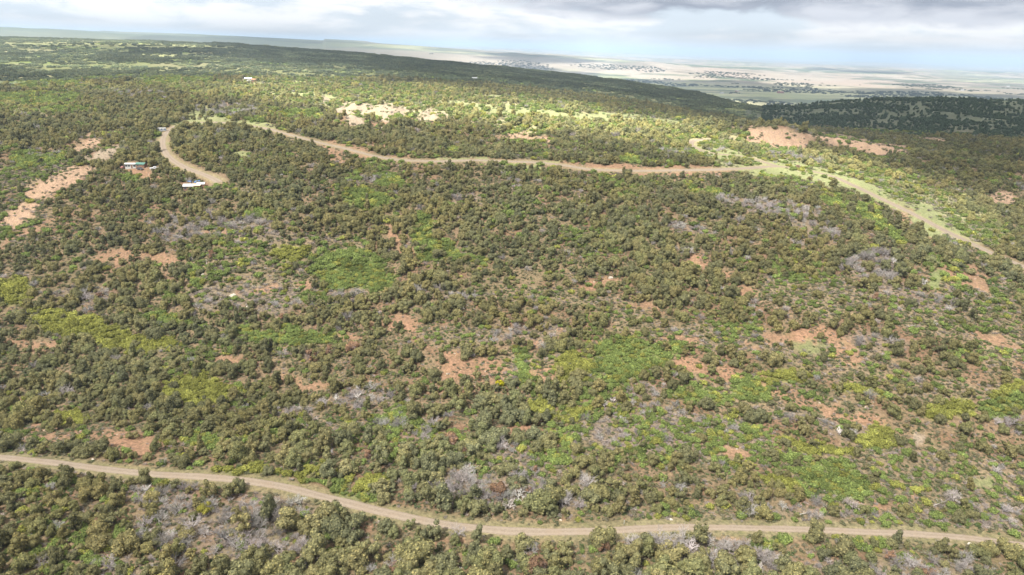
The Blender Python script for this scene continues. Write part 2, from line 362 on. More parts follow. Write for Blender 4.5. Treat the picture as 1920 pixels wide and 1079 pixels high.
col = lay_(col, vg * ~up, c_(.150, .140, .075) * (.7 + .6 * n2), .9)
col = lay_(col, vg * up, c_(.215, .180, .105) * (.75 + .5 * n2), .92)
ps = sst(rd, 1.5, 0.9)
col = lay_(col, ps * 1.0, c_(.18, .142, .104), 1.0)
# plateau 1100..4000 m: thinner soil colours between trees
pl_ = sst(D, 700, 1400); gl = fbm(GX, GY, 260, 4, 301)
gcol = lay_(c_(.15, .16, .07) * np.ones_like(col), sst(gl, .45, .6), c_(.19, .185, .10))
gcol = lay_(gcol, sst(fbm(GX, GY, 150, 3, 331), .55, .68), c_(.15, .20, .05))
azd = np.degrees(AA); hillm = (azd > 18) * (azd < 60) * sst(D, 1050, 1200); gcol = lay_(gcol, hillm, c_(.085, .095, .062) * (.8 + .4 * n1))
bare_now = np.clip(fl['B'] + fl['R'] + fl['P'], 0, 1)
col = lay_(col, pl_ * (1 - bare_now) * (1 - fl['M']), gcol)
# valley and badlands
azd = np.degrees(AA)
st = fbm(GX, GY, 700, 5, 401); st2 = fbm(GX, GY, 2600, 5, 431); st3 = fbm(GX, GY, 260, 4, 461)
vcol = lay_(c_(.25, .27, .14) * np.ones_like(col), sst(st, .42, .6), c_(.33, .31, .19))
vcol = lay_(vcol, sst(st2, .5, .6), c_(.20, .17, .135))
strip = sst(fbm(GX, GY * 1.0, 1500, 4, 471), .50, .56)
vcol = lay_(vcol, strip, c_(.38, .38, .21))
vcol = lay_(vcol, sst(fbm(GX * .3, GY * 1.3, 240, 4, 463) + .3 * (st - .5), .53, .59), c_(.08, .10, .055), .85)
k7 = sst(D, 5600, 7600)
gz_y, gz_x = np.gradient(GZ); dr = np.gradient(rad)[:, None]; slope = np.hypot(gz_y / dr, gz_x / (RR * np.radians(0.112)))
bad = np.clip(sst(slope, .035, .11) + sst(.5 * fbm(GX, GY, 2400, 4, 491) + .5 * fbm(GX, GY * 1.4, 480, 4, 493), .54, .59), 0, 1)
wcol = c_(.31, .265, .215) * (.85 + .3 * st3[..., None]); wcol = lay_(wcol, sst(fbm(GX, GY, 800, 3, 495), .5, .65), c_(.30, .24, .195))
side = sst(azd, -12, 4) * (azd < 100)
bcol = lay_(vcol * .8, sst(fbm(GX * .4, GY * 1.6, 560, 5, 499), .47, .54), c_(.09, .11, .065)); bcol = lay_(bcol, sst(fbm(GX * .3, GY, 900, 4, 503), .55, .60), c_(.20, .17, .13))
bcol = lay_(bcol, (1 - sst(azd, -20, -6) * 1.0) * (azd < 100) * .8 + 0 * bcol[..., 0], c_(.09, .11, .07)); bcol = lay_(bcol, bad * (0.12 + .88 * side), wcol)
vcol = lay_(vcol, k7, bcol)
col = lay_(col, sst(D, np.interp(azd, [-40, -20, 10, 18, 22], [3700, 3000, 2600, 2500, 2000]), np.interp(azd, [-40, -20, 10, 18, 22], [4500, 3900, 3300, 3100, 2600])), vcol)
nr, nc = GX.shape
V = np.stack([GX, GY, GZ], -1).reshape(-1, 3)
i = np.arange(nr - 1)[:, None] * nc; j = np.arange(nc)[None, :]; j2 = (j + 1) % nc
Fq = np.stack([i + j, i + j2, i + nc + j2, i + nc + j], -1).reshape(-1, 4)
mg = bpy.data.materials.new("soil_and_grass"); mg.use_nodes = True; t = NT(mg.node_tree)
co = t.n('ShaderNodeTexCoord').outputs['Object']; ca = t.n('ShaderNodeAttribute', attribute_name='cover').outputs[0]
f1 = t.noise(co, 1.1, 5.0, .7); f2 = t.noise(co, 0.28, 4.0, .6)
cc = t.mix(t.ramp(f1, .32, .68), t.mix(1.0, ca, (.62, .64, .62, 1), 'MULTIPLY'), t.mix(1.0, ca, (1.38, 1.34, 1.30, 1), 'MULTIPLY'))
cc = t.mix(t.math('MULTIPLY', t.ramp(f2, .5, .72), .3), cc, t.mix(1.0, ca, (.80, 1.05, .62, 1), 'MULTIPLY'))
bp = t.n('ShaderNodeBump', inp={'Strength': .6, 'Distance': .5, 'Height': f1}).outputs[0]
bs = t.n('ShaderNodeBsdfPrincipled', inp={'Base Color': cc, 'Roughness': .95, 'Normal': bp, 'Specular IOR Level': .15})
t.n('ShaderNodeOutputMaterial', inp={0: bs.outputs[0]})
me = mesh("ground", V, Fq[:, ::-1], [mg], True)
attr(me, 'cover', 'FLOAT_COLOR', 'POINT', np.concatenate([np.clip(col, 0, .9).reshape(-1, 3), np.ones((nr * nc, 1))], 1).astype(np.float32))
link("ground", me, kind='structure')

# ------------------------------------------------------------------ dirt roads as sheets on the ground
mr = bpy.data.materials.new("packed_dirt"); mr.use_nodes = True; t = NT(mr.node_tree)
co = t.n('ShaderNodeTexCoord').outputs['Object']; ra_ = t.n('ShaderNodeAttribute', attribute_name='across').outputs[2]
f1 = t.noise(co, 2.2, 5, .7); f2 = t.noise(co, .25, 3, .6)
rut = t.n('ShaderNodeMapRange', interpolation_type='SMOOTHSTEP', inp={0: t.math('ABSOLUTE', t.math('SUBTRACT', t.math('ABSOLUTE', ra_), .5)), 1: .12, 2: .26, 3: 1.0, 4: 0.0}).outputs[0]
rc = t.mix(t.ramp(f1, .3, .7), (.160, .128, .096, 1), (.225, .182, .14, 1))
rc = t.mix(t.math('MULTIPLY', rut, .45), rc, (.25, .205, .16, 1)); rc = t.mix(t.math('MULTIPLY', t.ramp(f2, .45, .7), .4), rc, (.205, .155, .11, 1))
bs = t.n('ShaderNodeBsdfPrincipled', inp={'Base Color': rc, 'Roughness': .95, 'Specular IOR Level': .1})
t.n('ShaderNodeOutputMaterial', inp={0: bs.outputs[0]})
GI = (np.log, )
def mesh_z(x, y):
    """height on the ground mesh itself (linear between its rings)"""
    r = np.hypot(x, y); a = np.arctan2(x, y); ai = (np.degrees(a) + 46) / 92 * 819
    a0 = np.clip(np.floor(ai).astype(int), 0, 818); ta = np.clip(ai - a0, 0, 1)
    ri = np.clip(np.searchsorted(rad, r) - 1, 0, len(rad) - 2); tr = np.clip((r - rad[ri]) / (rad[ri + 1] - rad[ri]), 0, 1)
    z = (GZ[ri, a0] * (1 - ta) + GZ[ri, a0 + 1] * ta) * (1 - tr) + (GZ[ri + 1, a0] * (1 - ta) + GZ[ri + 1, a0 + 1] * ta) * tr
    return z
for k, q in road_xy.items():
    hw = ROADS[k][1]
    tg = np.gradient(q, axis=0); tg /= np.linalg.norm(tg, axis=1, keepdims=True); nn = np.stack([-tg[:, 1], tg[:, 0]], 1)
    us = np.array([-1, -.75, -.5, -.25, 0, .25, .5, .75, 1.0]); ww = hw * (1 + (.35 * sst(q[:, 0], 60, 140) if k == 'upper' else 0)) * (1 - (.20 * sst(q[:, 0], 0, 25) if k == 'lower' else 0)) * (1 + .16 * (fbm(q[:, 0], q[:, 1], 6, 3, 61) - .5) * 2)
    PX = q[:, None, :] + nn[:, None, :] * (us[None, :] * ww[:, None])[..., None]
    Z = mesh_z(PX[..., 0], PX[..., 1]) + 0.10 - .12 * np.abs(us) ** 4 - .035 * np.exp(-((np.abs(us) - .5) / .14) ** 2)
    V = np.concatenate([PX, Z[..., None]], -1).reshape(-1, 3); m = len(us)
    a = np.arange(len(q) - 1)[:, None] * m + np.arange(m - 1)[None]
    Fq = np.stack([a, a + m, a + m + 1, a + 1], -1).reshape(-1, 4)
    me = mesh("dirt_road", V, Fq[:, ::-1], [mr], True); attr(me, 'across', 'FLOAT', 'POINT', np.tile(us, len(q)).astype(np.float32))
    link("dirt_road", me, kind='structure')

# ------------------------------------------------------------------ clouds that shade the land (their shadows lie on it), haze
T_SUN = [(560,168,130,22,0),(760,200,210,34,3),(1000,218,210,32,5),(1210,238,160,26,6),(1400,268,130,26,5),(1560,300,110,26,10),(220,76,300,8,2),(330,104,80,6,0),(1600,345,90,20,20),(1740,395,150,36,25)]
T_DARK = [(760,116,330,20,6),(1160,168,300,18,6),(1420,212,240,22,3),(1760,232,340,46,2),(1830,290,200,24,2),(300,93,220,5,2),(900,152,160,10,3),(1850,310,160,34,4)]
def shade_T(x, y):
    z = np.where(np.hypot(x, y) < 4500, tps(x, y), VALLEY)
    px, py = project(x, y, z); D = np.hypot(x, y)
    def f(L):
        m = np.zeros_like(px) - 9
        for cx, cy, rx, ry, an in L:
            c, n_ = math.cos(math.radians(an)), math.sin(math.radians(an))
            u = ((px - cx) * c + (py - cy) * n_) / rx; v = (-(px - cx) * n_ + (py - cy) * c) / ry
            m = np.maximum(m, 1.35 - (u * u + v * v))
        return sst(m, 0, .7)
    T = 0.52 + .22 * (fbm(x, y, 160, 3, 601) - .5)
    T = T + (1 - T) * f(T_SUN); T = T * (1 - f(T_DARK) * .88)
    vf = sst(D, 2900, 4200)
    vt = 1 - .9 * sst(fbm(x, y * 1.2, 1800, 3, 641), .55, .62); vt = vt * (.42 + .58 * sst(np.degrees(np.arctan2(x, y)) + 14 * (fbm(x, y, 1500, 3, 655) - .5), -16, -2))
    return np.clip(T * (1 - vf) + vt * vf, .05, 1)
HC = 1500.0
off = sun_dir[:2] / sun_dir[2]
gx = np.arange(-5200, 7200, 75.0); gy = np.concatenate([np.arange(-2200, 4200, 60.0), np.arange(4200, 16000, 200.0)])
CX, CY = np.meshgrid(gx, gy)
Tm = shade_T(CX - off[0] * HC, CY - off[1] * HC)
alpha = 1 - np.sqrt(Tm)
alpha = alpha * sst(np.hypot(CX, CY), 12500, 11000); nz1 = fbm(CX, CY, 500, 4, 701)
mc = bpy.data.materials.new("cloud_vapour"); mc.use_nodes = True; t = NT(mc.node_tree)
al = t.n('ShaderNodeAttribute', attribute_name='veil').outputs[2]
dif = t.n('ShaderNodeBsdfDiffuse', inp={0: (.9, .9, .9, 1)}).outputs[0]; trn = t.n('ShaderNodeBsdfTranslucent', inp={0: (.9, .9, .92, 1)}).outputs[0]
mx = t.n('ShaderNodeMixShader', inp={0: .55, 1: dif, 2: trn}).outputs[0]
fin = t.n('ShaderNodeMixShader', inp={0: al, 1: t.n('ShaderNodeBsdfTransparent').outputs[0], 2: mx}).outputs[0]
t.n('ShaderNodeOutputMaterial', inp={0: fin})
V1 = np.stack([CX, CY, HC - 20 - 30 * nz1 * (alpha > .02)], -1).reshape(-1, 3); V2 = np.stack([CX, CY, HC + alpha * (120 + 500 * nz1)], -1).reshape(-1, 3)
nr2, nc2 = CX.shape; a = np.arange(nr2 - 1)[:, None] * nc2 + np.arange(nc2 - 1)[None]
Fq = np.stack([a, a + 1, a + nc2 + 1, a + nc2], -1).reshape(-1, 4)
keep = alpha.ravel()[Fq].max(1) > .012; Fq = Fq[keep]
me = mesh("cloud", np.vstack([V1, V2]), np.vstack([Fq[:, ::-1], Fq + len(V1)]), [mc], True)
attr(me, 'veil', 'FLOAT', 'POINT', np.tile(alpha.ravel(), 2).astype(np.float32))
link("cloud", me, kind='structure')

mh = bpy.data.materials.new("hazy_air"); mh.use_nodes = True; t = NT(mh.node_tree)
HAZE = 1 / 12000.0
vol = t.n('ShaderNodeVolumePrincipled', inp={'Color': (.62, .80, 1.0, 1), 'Density': HAZE, 'Anisotropy': 0.0})
t.n('ShaderNodeOutputMaterial', inp={1: vol.outputs[0]})
hb = [(x, y, z) for x in (-64000, 64000) for y in (-64000, 64000) for z in (-420, 262)]
me = mesh("haze", hb, [(0, 1, 3, 2), (4, 6, 7, 5), (0, 4, 5, 1), (2, 3, 7, 6), (0, 2, 6, 4), (1, 5, 7, 3)], [mh])
link("haze", me, kind='stuff')

# ------------------------------------------------------------------ plants: shapes
def ico(sub=1):
    g = (1 + 5 ** .5) / 2
    v = [(-1, g, 0), (1, g, 0), (-1, -g, 0), (1, -g, 0), (0, -1, g), (0, 1, g), (0, -1, -g), (0, 1, -g), (g, 0, -1), (g, 0, 1), (-g, 0, -1), (-g, 0, 1)]
    f = [(0,11,5),(0,5,1),(0,1,7),(0,7,10),(0,10,11),(1,5,9),(5,11,4),(11,10,2),(10,7,6),(7,1,8),(3,9,4),(3,4,2),(3,2,6),(3,6,8),(3,8,9),(4,9,5),(2,4,11),(6,2,10),(8,6,7),(9,8,1)]
    v = [tuple(np.array(p) / np.linalg.norm(p)) for p in v]
    for _ in range(sub):
        c = {}; nf = []
        def mid(a, b):
            k = (min(a, b), max(a, b))
            if k not in c: m = np.array(v[a]) + np.array(v[b]); v.append(tuple(m / np.linalg.norm(m))); c[k] = len(v) - 1
            return c[k]
        for a, b, d in f:
            x, y, z = mid(a, b), mid(b, d), mid(d, a); nf += [(a, x, z), (b, y, x), (d, z, y), (x, y, z)]
        f = nf
    return np.array(v), np.array(f)
ICO1 = ico(1); ICO0 = ico(0)

def leafmass(r, lobes, per, size, flat=1.0, z0=.0, core=.80, jitter=.32, icoid=ICO1):
    """foliage: clumps of small leaf faces spread over overlapping lobes round a lumpy inner mass"""
    Vs, Fs, var = [], [], []; nv = 0
    C_ = []
    for (cx, cy, cz, lr) in lobes:
        C_.append((cx, cy, cz * flat + z0, lr))
    C_ = np.array(C_)
    for cx, cy, cz, lr in C_:
        v, f = icoid; d = v * lr * core * (1 + .18 * (r.random(len(v))[:, None] - .5)); d[:, 2] *= .9 * min(1, flat * 1.1)
        Vs.append(d + (cx, cy, cz)); Fs.append(f + nv); nv += len(v); var.append(np.full(len(f), .5))
        m = int(per * (lr / .45) ** 2); d = r.normal(size=(m, 3)); d /= np.linalg.norm(d, axis=1, keepdims=True)
        d = d[d[:, 2] > -.75]; rr = lr * (1 + .20 * (r.random(len(d)) - .45)); p = d * rr[:, None]; p[:, 2] *= min(1, flat * 1.1); p += (cx, cy, cz)
        dd = np.sqrt(((p[:, None] - C_[None, :, :3]) ** 2).sum(-1)) / C_[None, :, 3]
        k = (dd < .86).sum(1) == 0; p = p[k]; d = d[k]; m = len(p)
        if not m: continue
        nrm = d + r.normal(size=(m, 3)) * jitter; nrm /= np.linalg.norm(nrm, axis=1, keepdims=True)
        a = np.cross(nrm, r.normal(size=(m, 3))); a /= np.linalg.norm(a, axis=1, keepdims=True); b = np.cross(nrm, a)
        s = size * (.6 + .8 * r.random(m))[:, None]
        q = np.stack([p - a * s - b * s * .6, p + a * s - b * s * .7 , p + a * s * .8 + b * s + nrm * s * .3, p - a * s * .7 + b * s * .8 - nrm * s * .3], 1)
        ix = nv + np.arange(m)[:, None] * 4
        Vs.append(q.reshape(-1, 3)); Fs.append(np.concatenate([ix + (0, 1, 2), ix + (0, 2, 3)], 0)); nv += m * 4
        vr = r.random(m); var.append(np.concatenate([vr, vr]))
    return np.vstack(Vs), np.vstack(Fs), np.concatenate(var)

def tubes(segs, sides=4):
    """segments (p0, p1, r0, r1) as tapered tubes"""
    Vs, Fs = [], []; nv = 0
    for p0, p1, r0, r1 in segs:
        p0 = np.array(p0, float); p1 = np.array(p1, float); d = p1 - p0; L = np.linalg.norm(d) or 1; d = d / L
        a = np.cross(d, (0.31, .87, .2) if abs(d[2]) > .8 else (0, 0, 1.0)); a /= np.linalg.norm(a); b = np.cross(d, a)
        th = np.arange(sides) / sides * 2 * math.pi; ring = np.cos(th)[:, None] * a + np.sin(th)[:, None] * b
        Vs += [p0 + ring * r0, p1 + ring * r1]
        for k in range(sides):
            k2 = (k + 1) % sides; Fs += [(nv + k, nv + k2, nv + sides + k2), (nv + k, nv + sides + k2, nv + sides + k)]
        nv += 2 * sides
    return np.vstack(Vs), np.array(Fs)

def lobes_round(r, nl, w_=1.0, h=.85, cone=0.0):
    L = [(0, 0, h * .62, .55)]
    for k in range(nl):
        a = k * 2.4 + r.random() * .8; u = (k + .5) / nl; z = h * (.28 + 1.05 * u); rr = w_ * .62 * math.sqrt(max(.02, 1 - (u * (1 - .15) + .0) ** 2)) * (1 - cone * u) * (.8 + .4 * r.random())
        L.append((math.cos(a) * rr, math.sin(a) * rr, z, (.27 + .2 * r.random()) * (1 - .35 * cone * u)))
    return L

def foliage_mat(name, wet=.5):
    m = bpy.data.materials.new(name); m.use_nodes = True; t = NT(m.node_tree)
    tint = t.n('ShaderNodeAttribute', attribute_type='INSTANCER', attribute_name='tint').outputs[0]
    v = t.n('ShaderNodeAttribute', attribute_name='leaf').outputs[2]
    gm = t.n('ShaderNodeVectorMath', operation='SCALE', inp={0: tint, 3: t.math('MULTIPLY_ADD', t.math('POWER', v, 1.4), .85, .68)}).outputs[0]
    c = t.mix(t.math('MULTIPLY', t.ramp(v, .55, 1.0), .35), gm, t.mix(1.0, gm, (1.45, 1.2, .8, 1), 'MULTIPLY'))
    d = t.n('ShaderNodeBsdfDiffuse', inp={0: c}).outputs[0]; tr = t.n('ShaderNodeBsdfTranslucent', inp={0: c}).outputs[0]
    mx = t.n('ShaderNodeMixShader', inp={0: .38, 1: d, 2: tr}).outputs[0]
    t.n('ShaderNodeOutputMaterial', inp={0: mx}); return m
MF = foliage_mat("needles_and_leaves")
def wood_mat(name, fixed=None):
    m = bpy.data.materials.new(name); m.use_nodes = True; t = NT(m.node_tree)
    co = t.n('ShaderNodeTexCoord').outputs['Object']
    base = fixed if fixed else t.n('ShaderNodeAttribute', attribute_type='INSTANCER', attribute_name='tint').outputs[0]
    c = t.mix(t.ramp(t.noise(co, 3.0, 3, .6), .3, .7), t.mix(1.0, base, (.7, .7, .7, 1), 'MULTIPLY'), t.mix(1.0, base, (1.25, 1.25, 1.25, 1), 'MULTIPLY'))
    t.n('ShaderNodeOutputMaterial', inp={0: t.n('ShaderNodeBsdfDiffuse', inp={0: c}).outputs[0]}); return m
MB = wood_mat("bark", (.16, .125, .10, 1)); MD = wood_mat("weathered_wood")

def trunk_mesh(r, lean=0.15):
    seg = []; top = np.array([lean * (r.random() - .5), lean * (r.random() - .5), .42])
    seg.append(((0, 0, -.12), top, .085, .06))
    for k in range(5):
        a = k * 1.3 + r.random(); e = top + (math.cos(a) * .42, math.sin(a) * .42, .25 + .3 * r.random()); seg.append((top, e, .045, .018))
    return tubes(seg, 5)

def dead_mesh(r, n1=8, n2=5, n3=4, tw=3, thin=1.0, spread=1.0, tall=1.0):
    seg = []
    def grow(p, d, L, rad_, lvl):
        e = p + d * L; seg.append((p, e, rad_, rad_ * .6))
        if lvl == 0: return
        for k in range({3: n2, 2: n3, 1: tw}[lvl]):
            t_ = .35 + .65 * r.random(); q = p + d * L * t_
            nd = d + r.normal(size=3) * .75; nd[2] += .12; nd /= np.linalg.norm(nd)
            grow(q, nd, L * (.5 + .25 * r.random()), rad_ * .55, lvl - 1)
    for k in range(n1):
        a = k * 2 * math.pi / n1 + r.random(); up_ = .5 + 1.1 * r.random()
        d = np.array([math.cos(a) * spread, math.sin(a) * spread, up_]); d /= np.linalg.norm(d)
        grow(np.array([0, 0, .06 + .2 * r.random()]), d, (.52 + .25 * r.random()) * tall, .036 * thin, 3)
    seg.append(((0, 0, -.1), (0, 0, .4), .06, .04))
    V, F_ = tubes(seg, 3); return V, F_

VAR = {}
def addvar(kind, V, Fc, m, leaf=None, mi=None, ms=None):
    me = mesh(kind, V, Fc, ms or [m], False, mi)
    if leaf is not None: attr(me, 'leaf', 'FLOAT', 'FACE', leaf.astype(np.float32))
    VAR.setdefault(kind, []).append(me); return me
TRUNKS = []
for k in range(8):
    r = np.random.default_rng(100 + k)
    L = lobes_round(r, [10, 12, 11, 9, 13, 7, 12, 8][k], [1, .95, .8, 1.1, .9, 1.15, .72, 1.05][k], [.8, .95, 1.25, .7, 1.05, .9, 1.4, .95][k], [0, .15, .55, 0, .35, 0, .6, .1][k])
    L = [(x + .12 * r.normal(), y + .12 * r.normal(), z + .06 * r.normal(), q * (.75 + .5 * r.random()) * (.78 if k in (5, 7) else 1)) for x, y, z, q in L]
    V, Fc, lf = leafmass(r, L, 210, .058)
    addvar('crown', V, Fc, MF, lf)
    tv, tf = trunk_mesh(r); TRUNKS.append(mesh('trunk', tv, tf, [MB]))
    addvar('tree_whole', np.vstack([V, tv]), np.vstack([Fc, tf + len(V)]), MF, np.concatenate([lf, np.full(len(tf), .5)]), np.concatenate([np.zeros(len(Fc)), np.ones(len(tf))]), [MF, MB])
for k in range(6):
    r = np.random.default_rng(200 + k)
    V, Fc = dead_mesh(r, 8 + k % 3, 5, 4, 3, 1.0 if k % 2 else .8, 1.1, 1.0 + .15 * (k % 2)); addvar('dead', V, Fc, MD)
for k in range(4):   # sparse bleached snags with heavy limbs
    r = np.random.default_rng(250 + k)
    V, Fc = dead_mesh(r, 5, 3, 3, 2, 1.9, .8, 1.1); addvar('snag', V, Fc, MD)
for k in range(5):   # oak brush: low domes of broad leaves
    r = np.random.default_rng(300 + k)
    L = [(math.cos(a) * q, math.sin(a) * q, .30 + .25 * r.random(), .26 + .2 * r.random()) for a, q in zip(r.random(11) * 6.28, np.sqrt(r.random(11)) * .75)]
    V, Fc, lf = leafmass(r, L, 90, .085, .9, .0, .72, .9, ICO0); addvar('oak', V, Fc, MF, lf)
for k in range(5):   # sagebrush and other low scrub
    r = np.random.default_rng(330 + k)
    L = [(math.cos(a) * q, math.sin(a) * q, .22 + .18 * r.random(), .22 + .2 * r.random()) for a, q in zip(r.random(6) * 6.28, np.sqrt(r.random(6)) * .6)]
    V, Fc, lf = leafmass(r, L, 50, .08, .8, .0, .6, 1.1, ICO0); addvar('sage', V, Fc, MF, lf)
for k in range(5):   # tufts of dead twigs
    r = np.random.default_rng(360 + k)
    V, Fc = dead_mesh(r, 7, 4, 3, 1, 1.3, 1.3, .7); addvar('deadbrush', V * (1, 1, .7), Fc, MD)
for k in range(4):   # a stand of several far trees, 12 m across
    r = np.random.default_rng(400 + k); Vs, Fs, Ls, nv = [], [], [], 0
    for q in range(11):
        a = r.random() * 6.28; rr = math.sqrt(r.random()) * 6.2; s = 1.7 + 1.1 * r.random()
        L = lobes_round(r, 4, 1.0, .9); V, Fc, lf = leafmass(r, L, 18, .16, icoid=ICO0)
        Vs.append(V * s + (math.cos(a) * rr, math.sin(a) * rr, -.2)); Fs.append(Fc + nv); Ls.append(np.clip(lf * .6 + r.random() * .5, 0, 1)); nv += len(V)
    addvar('stand', np.vstack(Vs), np.vstack(Fs), MF, np.concatenate(Ls))

PROTO = {}
for kd, ms in VAR.items():
    c = bpy.data.collections.new("shapes_" + kd)
    for q, me in enumerate(ms):
        o = bpy.data.objects.new(f"{kd}_shape_{q:02d}", me); c.objects.link(o)
    PROTO[kd] = c

def scatter(name, kind, pos, scale, rotz, tint, label=None, tilt=None):
    """one 'stuff' object: points that carry copies of the shapes of one kind"""
    N = len(pos)
    if not N: return
    me = bpy.data.meshes.new(name); me.vertices.add(N); me.vertices.foreach_set('co', np.asarray(pos, np.float32).ravel())
    attr(me, 'tint', 'FLOAT_COLOR', 'POINT', np.concatenate([tint, np.ones((N, 1))], 1).astype(np.float32))
    attr(me, 'sc', 'FLOAT_VECTOR', 'POINT', np.asarray(scale, np.float32)); rv = np.zeros((N, 3), np.float32); rv[:, 2] = rotz
    if tilt is not None: rv[:, :2] = tilt
    attr(me, 'rt', 'FLOAT_VECTOR', 'POINT', rv)
    attr(me, 'ix', 'INT', 'POINT', rng.integers(0, len(VAR[kind]), N).astype(np.int32))
    o = link(name, me, kind='stuff')
    if label: o['label'] = label
    g = bpy.data.node_groups.new(name, 'GeometryNodeTree'); g.interface.new_socket('Geometry', in_out='INPUT', socket_type='NodeSocketGeometry')
    g.interface.new_socket('Geometry', in_out='OUTPUT', socket_type='NodeSocketGeometry'); N_ = g.nodes; K = g.links.new
    gi = N_.new('NodeGroupInput'); go = N_.new('NodeGroupOutput'); ci = N_.new('GeometryNodeCollectionInfo')
    ci.inputs['Collection'].default_value = PROTO[kind]; ci.inputs['Separate Children'].default_value = True; ci.inputs['Reset Children'].default_value = True
    ip = N_.new('GeometryNodeInstanceOnPoints'); ip.inputs['Pick Instance'].default_value = True
    def na(nm, ty):
        a = N_.new('GeometryNodeInputNamedAttribute'); a.data_type = ty; a.inputs['Name'].default_value = nm; return a.outputs['Attribute']
    K(gi.outputs[0], ip.inputs['Points']); K(ci.outputs[0], ip.inputs['Instance']); K(na('ix', 'INT'), ip.inputs['Instance Index'])
    er = N_.new('FunctionNodeEulerToRotation'); K(na('rt', 'FLOAT_VECTOR'), er.inputs[0]); K(er.outputs[0], ip.inputs['Rotation'])
    K(na('sc', 'FLOAT_VECTOR'), ip.inputs['Scale']); K(ip.outputs[0], go.inputs[0])
    o.modifiers.new('copies', 'NODES').node_group = g
    return o

# ------------------------------------------------------------------ plants: where they grow
def grid(d0, d1, sp, seed, azm=45.0):
    r = np.random.default_rng(seed); g = np.arange(-d1, d1, sp)
    X, Y = np.meshgrid(g, np.arange(0, d1, sp)); X = (X + (r.random(X.shape) - .5) * sp * .95).ravel(); Y = (Y + (r.random(Y.shape) - .5) * sp * .95).ravel()
    Dd = np.hypot(X, Y); k = (Dd > d0) & (Dd < d1) & (np.abs(np.degrees(np.arctan2(X, Y))) < azm); X, Y = X[k], Y[k]
    Z = mesh_z(X, Y); px, py = project(X, Y, Z); k = (px > -260) & (px < 2180) & (py < 1300)
    return X[k], Y[k], Z[k], px[k], py[k], r

OLIVE = np.array([(.150, .142, .066), (.166, .154, .068), (.130, .128, .064), (.172, .156, .072), (.120, .120, .062), (.148, .148, .066)]) * np.array([.99, 1.0, 1.06])
def jit(r, base, N, s=.15): return base * (1 + s * (r.random((N, 1)) - .5) * 2) * (1 + .08 * (r.random((N, 3)) - .5) * 2)

PADS = []    # clearings round buildings, filled below
BPX = [(252,312,26,10),(268,322,20,12),(362,352,26,9),(303,246,12,5),(291,316,12,5),(468,151,16,4),(890,149,9,3),(340,345,30,3),(1170,975,8,8),(1836,1022,5,5),(437,556,12,8),(372,354,20,6)]
def clear(px, py):
    m = np.zeros(px.shape, bool)
    for cx, cy, rx, ry in BPX: m |= ((px - cx) / rx) ** 2 + ((py - cy) / ry) ** 2 < 1
    return m

treesets = []
def grow_band(d0, d1, sp, seed, rmul=1.0):
    X, Y, Z, px, py, r = grid(d0, d1, sp, seed); f = fields(px, py, X, Y); rd_ = road_dist(X, Y); N = len(X)
    gap = fbm(X, Y, 17, 3, 801); gapn = sst(gap, .52, .66) * (1 - .4 * sst(np.hypot(X, Y), 500, 900))
    stand = fbm(X, Y, 55, 3, 821); opn = sst(fbm(X, Y, 95, 3, 831), .48, .62)
    bare = np.clip(f['B'] + f['P'] * 1.2 + f['R'] * 1.1, 0, 1)
    Dd = np.hypot(X, Y); lit = fields(px, py, X, Y, 'L')['L']
    p = .97 * (1 - .97 * bare) * (1 - .66 * f['O']) * (1 - .92 * np.maximum(f['G'], f['Y'])) * (1 - .93 * f['M']) * (1 - .52 * gapn) * (1 - .60 * lit) * (1 - (.10 + .30 * sst(Dd, 260, 400)) * opn) * (1 - .15 * sst(px, 900, 1700) * (Dd < 480))
    p = np.clip(p + .30 * f['D'] * (1 - bare), 0, .95)
    roadw = np.where(Dd < 230, 4.2, 5.8); p = p * (rd_ > roadw * (.75 + .5 * r.random(N)))
    p = p * (~clear(px, py))
    hp = FPX * 3.6 / Dd; 
    for q_ in (.3, .7, 1.1):
        fu = fields(px, py - hp * q_, X, Y, 'PR'); p = p * (1 - .88 * np.maximum(fu['P'], fu['R']) * (Dd > 330))
    rpx, rpy = project(UPR[:, 0], UPR[:, 1], UPR[:, 2]); near_r = np.zeros(N, bool); jj = np.where(Dd > 300)[0]
    for a0 in range(0, len(jj), 8000):
        j_ = jj[a0:a0 + 8000]; near_r[j_] = (((px[j_, None] - rpx) ** 2 + ((py[j_] - hp[j_] * .6)[:, None] - rpy) ** 2 / .9) < (hp[j_, None] * .85) ** 2).any(1)
    p = p * np.where(near_r, .06, 1)
    live = r.random(N) < p
    dprob = .035 + .72 * f['D'] + .08 * sst(fbm(X, Y, 18, 2, 861), .6, .75)
    dead = r.random(N) < dprob
    return dict(X=X, Y=Y, Z=Z, px=px, py=py, r=r, f=f, live=live, dead=dead, rd=rd_, D=Dd, lit=lit, stand=stand, N=N)

